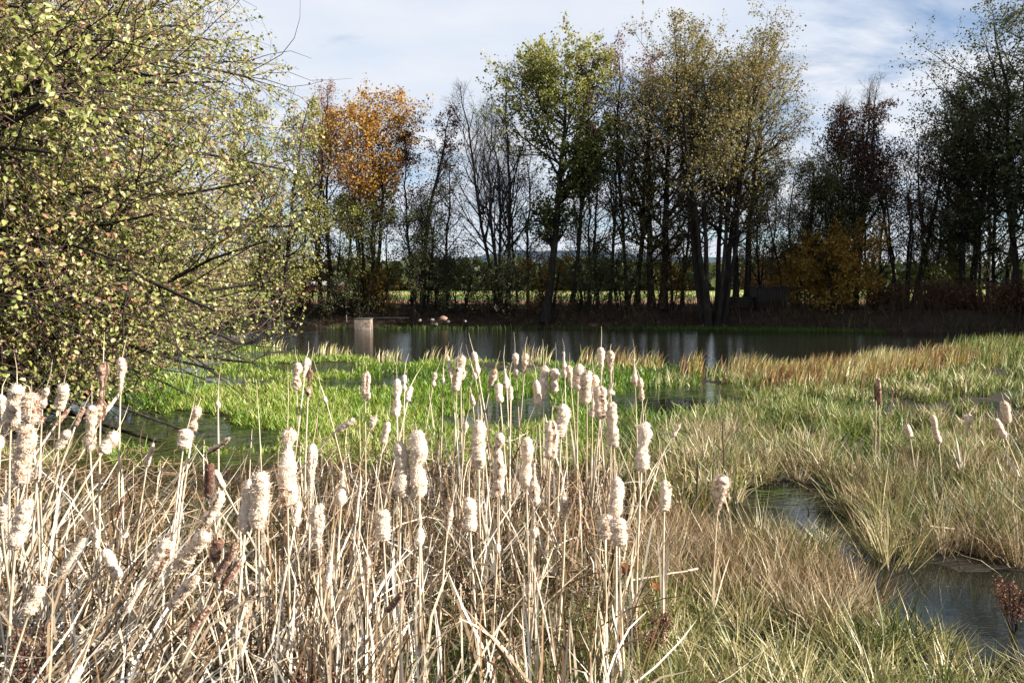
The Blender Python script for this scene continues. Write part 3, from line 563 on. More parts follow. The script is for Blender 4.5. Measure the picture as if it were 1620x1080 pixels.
# ------------------------------------------------------------------ near alder at the side
def near_alder(name, label, base, H, ctr, rad, nst, n1, n2, n3, nl, lsize, bias, round_leaf=True, seed=1, single=0, a1=1.2, low=1.0):
    rng = np.random.default_rng(seed); root = thing(name, label, 'tree', base, 'alders leaning in at the side')
    ctr = np.array(ctr) - np.array(base); rad = np.array(rad)
    k = 12; t = np.linspace(0, 1, k); P = []; R = []
    for i in range(nst):
        a = 2 * np.pi * i / nst + 0.6; sp = rng.uniform(0.5, 1.5)
        w = np.cumsum(rng.normal(size=(k, 2)) * 0.10, 0)
        P.append(np.c_[np.cos(a) * (0.3 + sp * t) + w[:, 0], np.sin(a) * (0.3 + sp * t) + w[:, 1], t * H]); R.append(0.13 * (1 - t) ** 0.8 + 0.015)
    P = np.array(P); R = np.array(R); tm = MB(); tube(tm, P, R, 9)
    def inside(p, j=0.18):
        q = (p - ctr) / rad; q[:, 2] = np.where(q[:, 2] < 0, q[:, 2] * low, q[:, 2]); e = np.linalg.norm(q, axis=1) + (fbm(p * 0.8, 13) - 0.5) * 2 * j; return (e < 1.0) & (p[:, 2] > 0.25)
    P1, R1, L1, _, _ = spawn(P, R, n1, 0.10, 0.97, lambda i, t: rad[0] * (1.25 - 0.45 * t), a1, 9, -0.035, 0.10, 0.42, 0.014, bias=np.array(bias), rng=rng)
    Q1, S1, M1, _, _ = spawn(P, R, n1 // 2, 0.05, 0.24, lambda i, t: rad[0] * 1.2 + 0 * t, a1, 9, -0.05, 0.10, 0.36, 0.014, bias=np.array(bias) * 1.3, rng=rng)
    P1 = np.concatenate([P1, Q1]); R1 = np.concatenate([R1, S1]); L1 = np.concatenate([L1, M1])
    for PP, fr in ((P1, 0.97),):
        q = np.linalg.norm((PP - ctr) / rad, axis=2) < fr; last = np.where(q.any(1), PP.shape[1] - 1 - np.argmax(q[:, ::-1], 1), PP.shape[1] - 1)
        for j in range(PP.shape[1]):
            over = j > last; PP[over, j] = PP[over, np.maximum(last[over], 0)] + (PP[over, j] - PP[over, np.maximum(last[over], 0)]) * 0.12
    tube(tm, P1, R1, 6)
    P2, R2, L2, _, _ = spawn(P1, R1, n2, 0.15, 1.0, lambda i, t: L1[i] * 0.36 * (1.15 - 0.6 * t) + 0.25, 0.75, 6, -0.045, 0.22, 0.55, 0.006, bias=np.array(bias) * 0.3, rng=rng)
    ok = inside(P2[:, 2]); P2, R2, L2 = P2[ok], R2[ok], L2[ok]
    tube(tm, P2, R2, 3)
    P3, R3, L3, _, _ = spawn(P2, R2, n3, 0.1, 1.0, lambda i, t: np.clip(L2[i] * 0.4, 0.2, 0.8), 0.8, 3, -0.08, 0.28, 0.6, 0.0028, rng=rng)
    ok = inside(P3[:, -1], 0.22); P3, R3 = P3[ok], R3[ok]
    wm = MB()
    if round_leaf:
        nearq = P3[:, 0, 1] < -1.0; tube(wm, P3[nearq], R3[nearq], 3); Pq, Rq = P3[~nearq], R3[~nearq]
        ribbon(wm, Pq, Rq * 1.15, norm(np.cross(Pq[:, -1] - Pq[:, 0], rng.normal(size=(len(Pq), 3)) + np.array([0, -1.0, 0]))))
    else: ribbon(wm, P3, R3 * 1.15, norm(np.cross(P3[:, -1] - P3[:, 0], rng.normal(size=(len(P3), 3)) + np.array([0, -1.0, 0]))))
    tm.build('trunk', M['bark'], root, smooth=True, origin=(0, 0, 0)); wm.build('twigs', M['alder_twig'], root, origin=(0, 0, 0), kind='stuff')
    N3 = len(P3); idx = np.repeat(np.arange(N3), nl); tt = rng.uniform(0.1, 1.05, len(idx)); p, d, _ = interp_poly(P3, R3, idx, tt)
    n = len(p); p = p + rng.normal(size=p.shape) * 0.02
    D = norm(d * 0.4 + rng.normal(size=(n, 3)) * 0.7 + np.array([0.1, 0, -0.25])); Nn = norm(rng.normal(size=(n, 3)) * 0.6 + np.array([0.45, -0.25, 0.75]))
    ls = lsize * rng.uniform(0.5, 1.5, n); cl = vnoise(p * 0.8, 5)
    tn = np.clip(0.6 + rng.normal(size=n) * 0.25 + (cl - 0.5) * 0.5, 0, 1)
    pick = np.zeros(n, bool)
    if single:
        wp = p + np.array(base); u, v = project(wp); vis = (u > 5) & (u < 520) & (v > 0) & (v < 690)
        o = np.argsort(np.where(vis, wp[:, 1] - 0.25 * wp[:, 0], 1e9))[:single]; pick[o] = True
    lm = MB()
    r = ~pick
    if round_leaf:
        nr_ = r & (p[:, 1] < -1.2); fr_ = r & ~nr_
        leaf_round(lm, p[nr_], D[nr_], Nn[nr_], ls[nr_], tn[nr_]); leaf_cards(lm, p[fr_], D[fr_], Nn[fr_], ls[fr_], ls[fr_] * 0.36, tn[fr_])
    else: leaf_cards(lm, p[r], D[r], Nn[r], ls[r], ls[r] * 0.4, tn[r])
    c = lm.build('crown', M['alder_leaf'], root, origin=(0, 0, 0))
    if single:
        variants = []
        for q in range(6):
            b = MB(); leaf_round(b, np.zeros((1, 3)), np.array([[1., 0, 0]]), np.array([[0, 0, 1.]]), 1.0, np.array([0.35 + 0.1 * q])); variants.append(b.mesh('leaf', M['alder_leaf']))
        for j, i in enumerate(np.where(pick)[0]):
            S = norm(np.cross(D[i], Nn[i])); U = np.cross(S, D[i]); s = 0.055 + 0.025 * (j % 7) / 7
            lo = bpy.data.objects.new('leaf', variants[j % 6]); COL.objects.link(lo); lo.parent = root
            lo.matrix_local = Matrix(((D[i][0] * s, S[0] * s, U[0] * s, p[i][0]), (D[i][1] * s, S[1] * s, U[1] * s, p[i][1]), (D[i][2] * s, S[2] * s, U[2] * s, p[i][2]), (0, 0, 0, 1)))
    # catkins and little cones at the twig ends
    ci = rng.choice(N3, int(N3 * 0.6), replace=False); e = P3[ci, -1]; e = np.repeat(e, 3, 0) + rng.normal(size=(len(e) * 3, 3)) * 0.035; m = len(e)
    cm = MB(); Dn = norm(rng.normal(size=(m, 3)) * 0.5 + np.array([0, 0, -0.9]))
    leaf_cards(cm, e, Dn, norm(rng.normal(size=(m, 3))), rng.uniform(0.02, 0.045, m), 0.008, rng.uniform(0, 1, m))
    cm.build('catkins', M['catkin'], root, origin=(0, 0, 0))
    return root
near_alder('alder_tree', 'near alder filling the side with yellow-green leaves, dark boughs and catkins', (-8.6, 10.2, 0.0), 10.5, (-7.45, 10.2, 3.0), (4.8, 5.5, 5.8), 4, 26, 21, 9, 9, 0.047, (0.62, -0.22, -0.12), seed=4, single=300, low=1.75)
near_alder('alder_tree', 'second alder standing just behind the near alder', (-10.4, 17.5, 0.2), 11.5, (-9.6, 17.3, 4.2), (4.4, 4.0, 6.4), 3, 24, 13, 7, 7, 0.078, (0.4, -0.1, -0.05), round_leaf=False, seed=9)

# ------------------------------------------------------------------ marsh vegetation (uncountable: stuff)
def sample(n, x0, x1, y0, y1, pw=1.0):
    """points in a view-shaped patch, denser towards the camera"""
    u = RNG.uniform(size=n)
    Y = (y0 ** (1 - pw) + u * (y1 ** (1 - pw) - y0 ** (1 - pw))) ** (1 / (1 - pw)) if pw != 1 else y0 * (y1 / y0) ** u
    px = RNG.uniform(x0, x1, n); X = (px - 810) / FPX * Y
    return X, Y
def dry(X, Y): return ground_z(X, Y) > -0.06
def stuff(name, mb, mat, label, cat): return tag(mb.build(name, mat), label, cat, kind='stuff')
def clipt(a): return np.clip(a, 0, 1)
def poly_px(X, Y, poly): 
    u, v = project(np.c_[X, Y, np.zeros(len(X))]); return in_poly(u, v, poly)
CLUMP = [(-700, 750), (60, 745), (200, 772), (330, 800), (430, 792), (520, 760), (700, 745), (900, 750), (965, 775), (985, 900), (1000, 1090), (1010, 1900), (-2200, 1900)]
RIGHT = [(965, 700), (1100, 650), (1300, 640), (1700, 625), (2100, 1300), (1000, 1300), (985, 900)]

# bright green grass
mb = MB(); X, Y = sample(140000, -120, 1250, 8.2, 24.5, 1.6)
yn = np.interp(X, NX, NY); u, v = project(np.c_[X, Y, 0 * X])
k = (Y < yn - 0.1) & dry(X, Y) & ~in_poly(u, v, CLUMP) & (RNG.uniform(size=len(X)) < np.clip((1120 - u) / 200, 0, 1))
dens = fbm(np.c_[X * 0.7, Y * 0.45], 51); k &= RNG.uniform(size=len(X)) < np.clip((dens - 0.34) * 7, 0.04, 1)
X, Y, dens = X[k], Y[k], dens[k]; n = len(X); z = np.maximum(ground_z(X, Y), -0.02)
az = RNG.uniform(0, 2 * np.pi, n); patch = fbm(np.c_[X * 0.5, Y * 0.3], 61)
blades(mb, np.c_[X, Y, z], RNG.uniform(0.05, 0.17, n) * (0.6 + 0.9 * dens), 0.0036 + 0.0005 * Y, az, np.abs(RNG.normal(size=n)) * 0.6, RNG.uniform(0.1, 1.2, n), 3, clipt(0.5 + RNG.normal(size=n) * 0.25 + (patch - 0.5) * 1.1))
stuff('green_grass', mb, M['green_grass'], 'bright green marsh grass between the pond and the cattails', 'grass')

# olive mixed grass on the other side of the marsh
mb = MB(); mt = MB(); X, Y = sample(100000, 880, 1850, 6.4, 27, 1.9)
yn = np.interp(X, NX, NY); u, v = project(np.c_[X, Y, 0 * X]); tuss = fbm(np.c_[X * 1.6, Y * 1.3], 71); big = fbm(np.c_[X * 0.5, Y * 0.4], 73)
k = (Y < yn - 0.1) & dry(X, Y) & ~in_poly(u, v, CLUMP) & (RNG.uniform(size=len(X)) < np.clip((u - 980) / 200, 0, 1)) & (RNG.uniform(size=len(X)) < np.clip((tuss - 0.45) * 8, 0.02, 1))
X, Y, tuss, big = X[k], Y[k], tuss[k], big[k]; n = len(X); z = np.maximum(ground_z(X, Y), -0.02)
tan = RNG.uniform(size=n) < np.clip((big - 0.40) * 2.2 + (11.5 - Y) * 0.09, 0.05, 0.85)
Hh = RNG.uniform(0.10, 0.30, n) * (0.5 + 1.0 * tuss) * np.where(Y < 11, 1.2, 1.0)
az = RNG.uniform(0, 2 * np.pi, n); ln = np.abs(RNG.normal(size=n)) * 0.35; bd = RNG.uniform(0.1, 1.3, n); wd = 0.003 + 0.0004 * Y
for m_, o_ in ((~tan, mb), (tan, mt)):
    blades(o_, np.c_[X, Y, z][m_], Hh[m_], wd[m_] * 1.2, az[m_], ln[m_], bd[m_], 3, clipt(0.45 + RNG.normal(size=m_.sum()) * 0.24 + (tuss[m_] - 0.55) * 1.4))
stuff('olive_grass', mb, M['olive_grass'], 'olive green marsh grass on the open side of the marsh', 'grass')

# tussocks: blades springing from shared centres
def tussocks(out, n, x0, x1, y0, y1, poly, per, hgt, rad, wid, tn, avoid=True, pw=1.5, lean=0.45, k=3):
    cx, cy = sample(n, x0, x1, y0, y1, pw); ok = dry(cx, cy) if avoid else np.ones(n, bool)
    if poly is not None: ok &= poly_px(cx, cy, poly)
    cx, cy = cx[ok], cy[ok]; m = len(cx); s = RNG.uniform(0.6, 1.35, m); ct = RNG.normal(size=m) * 0.22
    i = np.repeat(np.arange(m), per); a = RNG.uniform(0, 2 * np.pi, len(i)); r = np.abs(RNG.normal(size=len(i))) * rad * 0.6 * s[i]
    X = cx[i] + np.cos(a) * r; Y = cy[i] + np.sin(a) * r; z = np.maximum(ground_z(X, Y), -0.05)
    az = a + RNG.normal(size=len(i)) * 0.6; le = np.clip(r / rad * lean + np.abs(RNG.normal(size=len(i))) * 0.15, 0, 1.2)
    blades(out, np.c_[X, Y, z], hgt * s[i] * RNG.uniform(0.5, 1.2, len(i)), wid * RNG.uniform(0.6, 1.2, len(i)) * (0.7 + 0.05 * Y), az, le, RNG.uniform(0.05, 1.1, len(i)), k, clipt(tn + ct[i] + RNG.normal(size=len(i)) * 0.2))
TAN1 = [(1010, 800), (1180, 830), (1280, 860), (1400, 930), (1440, 990), (1300, 1000), (1150, 960), (1000, 950)]
TAN2 = [(1330, 770), (1450, 740), (1640, 750), (1700, 900), (1560, 900), (1400, 880), (1345, 830)]
TAN3 = [(1090, 690), (1250, 690), (1330, 730), (1300, 770), (1110, 765), (1060, 730)]
tussocks(mt, 520, 960, 1500, 4.0, 7.3, TAN1, 50, 0.28, 0.13, 0.0030, 0.42, lean=0.35)
tussocks(mt, 420, 1280, 1800, 4.8, 9.5, TAN2, 48, 0.30, 0.14, 0.0030, 0.5, lean=0.4)
tussocks(mt, 200, 1040, 1400, 7.0, 10.5, TAN3, 50, 0.34, 0.16, 0.0034, 0.68, lean=0.6)
stuff('tan_grass', mt, M['tan_grass'], 'dry tan grass in tufts around the dark pools', 'grass')
ms = MB()
NEAR = [(900, 930), (1050, 940), (1200, 960), (1330, 985), (1440, 985), (1520, 1010), (1700, 1060), (2200, 1500), (700, 1500)]
tussocks(ms, 420, 820, 1850, 3.0, 5.2, NEAR, 48, 0.27, 0.16, 0.0040, 0.55, lean=0.9)
tussocks(ms, 110, 1180, 1500, 5.0, 8.2, None, 40, 0.38, 0.13, 0.0036, 0.5, lean=0.55)
tussocks(ms, 90, 1450, 1750, 5.4, 8.8, None, 50, 0.40, 0.16, 0.0036, 0.3, lean=0.7)
tussocks(ms, 330, -60, 960, 3.0, 6.8, CLUMP, 45, 0.32, 0.15, 0.0028, 0.25, lean=0.7)
tussocks(ms, 70, 60, 420, 5.0, 6.6, None, 70, 0.36, 0.16, 0.0026, 0.18, lean=0.8)
tussocks(ms, 150, 960, 1250, 7.5, 10.5, None, 45, 0.30, 0.15, 0.003, 0.35, lean=0.6)
stuff('sedge', ms, M['sedge'], 'arching yellow-green sedge in the foreground and along the pools', 'sedge')

# reeds along the pond's near edge
mb = MB(); n = 19000; px = RNG.uniform(380, 1700, n); Yg = np.interp(px, [380, 400, 600, 800, 1000, 1200, 1300, 1400, 1500, 1600, 1700], [26, 24.4, 20.2, 19.6, 18.8, 16.6, 17.2, 18.6, 20.6, 22.6, 22.6])
wide = np.interp(px, [380, 1000, 1150, 1250, 1560, 1700], [0.6, 0.8, 1.1, 2.0, 2.6, 2.4]); Y = Yg + 0.3 - np.abs(RNG.normal(size=n)) * wide * 0.7; X = px_x(px, Y)
k = RNG.uniform(size=n) < np.interp(px, [380, 950, 1150, 1260, 1560, 1700], [0.07, 0.12, 0.4, 1, 1, 0.8]); X, Y, px = X[k], Y[k], px[k]; n = len(X)
kk_ = (px > 1150) | (fbm(np.c_[X * 1.6, Y * 0.6], 151) > 0.47); X, Y, px = X[kk_], Y[kk_], px[kk_]; n = len(X)
hh = np.interp(px, [380, 1000, 1250, 1500, 1700], [0.40, 0.42, 0.42, 0.46, 0.5]) * RNG.uniform(0.45, 1.2, n) * (0.6 + 0.8 * fbm(np.c_[X * 1.2, Y * 1.2], 123))
gr = np.interp(px, [380, 900, 1250, 1480, 1540, 1700], [0.35, 0.3, -0.1, -0.1, 0.05, 0.05])
blades(mb, np.c_[X, Y, np.full(n, -0.03)], hh, 0.003 + 0.00042 * Y, RNG.normal(size=n) * 0.9, np.abs(RNG.normal(size=n)) * 0.15, RNG.uniform(0, 0.9, n), 4, clipt(0.5 + gr + RNG.normal(size=n) * 0.28 + (fbm(np.c_[X * 0.9, Y * 0.9], 121) - 0.5) * 1.2))
stuff('reed_fringe', mb, M['reed_fringe'], 'straw-coloured reeds fringing the near edge of the pond', 'reeds')
mb = MB(); n = 9000; px = RNG.uniform(1490, 1800, n); Y = RNG.uniform(17.5, 23.2, n); X = px_x(px, Y); k = RNG.uniform(size=n) < np.clip((px - 1490) / 90, 0, 1) * np.clip((Y - 18.5) / 3, 0.1, 1); X, Y = X[k], Y[k]; n = len(X)
blades(mb, np.c_[X, Y, np.full(n, -0.02)], RNG.uniform(0.3, 0.62, n), 0.011 + 0 * X, RNG.normal(size=n), np.abs(RNG.normal(size=n)) * 0.15, RNG.uniform(0, 0.8, n), 4, clipt(0.35 + RNG.normal(size=n) * 0.25))
stuff('tall_green_reeds', mb, M['olive_grass'], 'taller grey-green reeds at the far corner of the pond', 'reeds')

# grass blades lying on the water
mb = MB(); X, Y = sample(26000, -120, 1500, 6.6, 21, 1.6); yn = np.interp(X, NX, NY); g = ground_z(X, Y)
f = fbm(np.c_[X * 0.8, Y * 0.8], 91); k = (Y < yn) & ~poly_px(X, Y, CLUMP) & ((Y > 8.2) | (RNG.uniform(size=len(X)) < 0.12) | (X < -1)) & ((g < -0.06) & (f > np.where((X < -1) & (Y < 12), 0.25, 0.40)) | (g >= -0.06) & (f > 0.56)); X, Y = X[k], Y[k]; n = len(X)
blades(mb, np.c_[X, Y, np.full(n, 0.004)], RNG.uniform(0.2, 0.5, n), 0.0025 + 0.0003 * Y, 0.25 + RNG.normal(size=n) * 0.45 + (fbm(np.c_[X, Y] * 0.5, 95) - 0.5) * 2.5, np.full(n, 1.5), np.zeros(n), 3, clipt(0.5 + RNG.normal(size=n) * 0.25), twist=RNG.normal(size=n) * 0.3 + 1.6)
stuff('floating_grass', mb, M['float_grass'], 'flattened grass floating in swirls on the shallow water', 'grass')

# far bank: dry grass, shore grass, fallen leaves
mb = MB(); n = 22000; X = RNG.uniform(-19, 24, n); yf = np.interp(X, FX, FY); Y = yf + RNG.uniform(-0.1, 5.0, n) ** 1.0; z = ground_z(X, Y)
d = fbm(np.c_[X * 0.6, Y * 0.8], 101); k = RNG.uniform(size=n) < np.clip((d - 0.35) * 3, 0.05, 1) * np.interp(X, [-19, -2, 2, 8, 24], [0.25, 0.3, 0.7, 0.8, 1]); X, Y, z = X[k], Y[k], z[k]; n = len(X)
blades(mb, np.c_[X, Y, z], RNG.uniform(0.2, 0.7, n) * np.interp(X, [-19, 5, 10, 24], [0.5, 0.7, 1, 1.3]), np.full(n, 0.012), RNG.uniform(0, 6.28, n), np.abs(RNG.normal(size=n)) * 0.3, RNG.uniform(0.1, 1.2, n), 3, clipt(0.5 + RNG.normal(size=n) * 0.25))
n = 9000; X = RNG.uniform(-17, 22, n); Y = np.interp(X, FX, FY) + RNG.uniform(1.2, 6.5, n); d = fbm(np.c_[X * 0.8, Y * 0.5], 131); k = RNG.uniform(size=n) < np.clip((d - 0.42) * 5, 0.03, 1); X, Y = X[k], Y[k]; n = len(X)
blades(mb, np.c_[X, Y, ground_z(X, Y)], RNG.uniform(0.4, 1.3, n), np.full(n, 0.009), RNG.uniform(0, 6.28, n), np.abs(RNG.normal(size=n)) * 0.25, RNG.uniform(0, 0.8, n), 4, clipt(0.4 + RNG.normal(size=n) * 0.25))
stuff('bank_grass', mb, M['bank_grass'], 'dry brown grass on the shaded far bank', 'grass')
mb = MB(); n = 6000; X = RNG.uniform(-8, 15, n); Y = np.interp(X, FX, FY) + RNG.normal(size=n) * 0.25 - 0.05; k = RNG.uniform(size=n) < np.interp(X, [-8, -4, 0, 6, 9, 13, 15], [0.15, 0.3, 0.1, 0.3, 1, 1, 0.3]); X, Y = X[k], Y[k]; n = len(X)
blades(mb, np.c_[X, Y, np.maximum(ground_z(X, Y), -0.02)], RNG.uniform(0.08, 0.25, n), np.full(n, 0.012), RNG.uniform(0, 6.28, n), np.abs(RNG.normal(size=n)) * 0.4, RNG.uniform(0.1, 1.2, n), 3, clipt(0.5 + RNG.normal(size=n) * 0.25))
stuff('shore_grass', mb, M['shore_grass'], 'short green grass at the waterline of the far bank', 'grass')
mb = MB(); n = 9000; X = RNG.uniform(-18, 20, n); Y = np.interp(X, FX, FY) + RNG.uniform(0.1, 9, n); z = ground_z(X, Y) + 0.02
k = RNG.uniform(size=n) < np.interp(X, [-18, 0, 8, 20], [1, 0.7, 0.4, 0.3]); X, Y, z = X[k], Y[k], z[k]; n = len(X)
leaf_cards(mb, np.c_[X, Y, z], np.c_[RNG.normal(size=(n, 2)), RNG.normal(size=n) * 0.2], norm(np.c_[RNG.normal(size=(n, 2)) * 0.5, np.ones(n)]), RNG.uniform(0.07, 0.13, n), 0.045, RNG.uniform(0, 1, n))
stuff('fallen_leaves', mb, M['litter_leaf'], 'brown fallen leaves strewn over the far bank', 'leaves')

# ------------------------------------------------------------------ dead reed leaves of the cattail stand
def strips(mb, base, tip, sag, wid, tone, k=5, kink=None):
    """dry flat leaves from base to tip, sagging in the middle or kinked"""
    N = len(base); t = np.linspace(0, 1, k)[None, :, None]
    P = base[:, None] * (1 - t) + tip[:, None] * t
    P = P + sag[:, None, :] * (4 * t * (1 - t)) + RNG.normal(size=(N, k, 3)) * 0.006
    d = norm(tip - base); s = norm(np.cross(d, RNG.normal(size=(N, 3)) * 0.6 + np.array([0.2, -1.0, 0.2])))
    Wk = wid[:, None] * np.interp(np.linspace(0, 1, k), [0, 0.3, 0.8, 1], [0.9, 1, 0.75, 0.15])[None, :]
    P[:, :, 2] = np.maximum(P[:, :, 2], 0.01)
    ribbon(mb, P, Wk, s, tone)
mb = MB()
X, Y = sample(7800, -260, 1010, 2.6, 7.9, 1.5); k = poly_px(X, Y, CLUMP); X, Y = X[k], Y[k]; n = len(X)
u, v = project(np.c_[X, Y, 0 * X]); dn = fbm(np.c_[X * 1.1, Y * 1.1], 111)
thin = np.interp(u, [-200, 150, 300, 420, 520, 950, 1000], [1, 1, 0.5, 0.6, 1, 0.9, 0.4]); k = RNG.uniform(size=n) < np.clip(0.4 + (dn - 0.42) * 4, 0.08, 1) * thin; X, Y, u, dn = X[k], Y[k], u[k], dn[k]; n = len(X)
typ = RNG.uniform(size=n); leftw = np.clip((520 - u) / 300, 0, 1)
stand = typ < (0.50 - 0.25 * leftw); flat = typ > 0.80
L = np.where(stand, RNG.uniform(0.35, 0.85, n), RNG.uniform(0.25, 0.8, n)) * np.interp(Y, [2.6, 7.9], [1.0, 0.85])
tilt = np.where(stand, np.abs(RNG.normal(size=n)) * 0.15, np.where(flat, RNG.uniform(1.1, 1.5, n), RNG.uniform(0.3, 1.0, n)))
az = RNG.uniform(0, 2 * np.pi, n); dirl = (RNG.uniform(size=n) < 0.55 * leftw) & ~flat; az = np.where(dirl, RNG.normal(size=n) * 0.5, az); tilt = np.where(dirl, RNG.uniform(0.45, 0.95, n), tilt)
zb = np.where(flat, RNG.uniform(0.0, 0.42, n) * np.where(Y > 5, 1.0, 0.7), np.where(stand, 0.0, RNG.uniform(0, 0.25, n)))
b = np.c_[X, Y, zb]; tip = b + np.c_[np.sin(tilt) * np.cos(az), np.sin(tilt) * np.sin(az), np.cos(tilt)] * L[:, None]
sag = RNG.normal(size=(n, 3)) * 0.03 + np.c_[np.zeros(n), np.zeros(n), np.where(stand, 0, RNG.uniform(-0.03, 0.10, n))]
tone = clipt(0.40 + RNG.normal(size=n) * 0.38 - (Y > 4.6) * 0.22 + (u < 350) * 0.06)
strips(mb, b, tip, sag, RNG.uniform(0.0016, 0.0066, n) * np.interp(Y, [2.6, 5, 7.9], [1.0, 0.9, 0.7]), tone)
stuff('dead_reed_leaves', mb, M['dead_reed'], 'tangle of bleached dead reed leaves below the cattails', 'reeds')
# fine tangled litter deep in the stand; rotted brown darkened to paint inner shade
mb = MB(); X, Y = sample(10000, -200, 990, 3.6, 8.0, 1.0); k = poly_px(X, Y, CLUMP); X, Y = X[k], Y[k]; n = len(X)
az = RNG.uniform(0, 2 * np.pi, n); L = RNG.uniform(0.10, 0.4, n); el = RNG.normal(size=n) * 0.5; b = np.c_[X, Y, RNG.uniform(0, 0.45, n) * np.interp(Y, [3.6, 6, 8], [0.6, 1, 1])]
tip = b + np.c_[np.cos(az) * np.cos(el), np.sin(az) * np.cos(el), np.sin(el)] * L[:, None]
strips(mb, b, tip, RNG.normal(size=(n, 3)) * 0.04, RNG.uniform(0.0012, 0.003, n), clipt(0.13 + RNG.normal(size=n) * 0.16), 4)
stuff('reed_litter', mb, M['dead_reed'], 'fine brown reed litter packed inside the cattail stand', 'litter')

# ------------------------------------------------------------------ cattails, one by one
# x, top, bottom (pixels of the seed head in the photograph), width, distance, tilt (degrees, + to the other side), look
P_ = dict(
    full=[(0, .25), (.06, .8), (.2, 1), (.45, .92), (.7, 1), (.9, .85), (1, .3)],
    double=[(0, .3), (.07, .85), (.25, 1), (.42, .75), (.5, .55), (.6, .8), (.78, .95), (.94, .7), (1, .25)],
    snowman=[(0, .4), (.06, .95), (.3, 1), (.55, .85), (.7, .6), (.74, .35), (.80, .45), (.86, .8), (.94, .75), (1, .25)],
    club=[(0, .2), (.15, .3), (.35, .5), (.6, .85), (.8, 1), (.94, .85), (1, .35)],
    pear=[(0, .3), (.1, .9), (.3, 1), (.5, .6), (.65, .3), (.9, .25), (1, .3)],
    spindle=[(0, .12), (.25, .35), (.5, .9), (.7, 1), (.85, .6), (1, .15)],
    thin=[(0, .5), (.2, 1), (.5, .7), (.75, .8), (1, .3)],
    ball=[(0, .3), (.12, 1), (.32, .9), (.42, .3), (.8, .25), (1, .2)],
    balls=[(0, .4), (.15, .95), (.32, .75), (.40, .3), (.48, .4), (.6, .85), (.8, 1), (.95, .75), (1, .3)],
    brown=[(0, .5), (.08, .9), (.3, 1), (.7, 1), (.92, .9), (1, .4)],
    tufted=[(0, .6), (.12, 1), (.28, .9), (.34, .45), (.62, .42), (.70, .7), (.85, 1), (1, .6)])
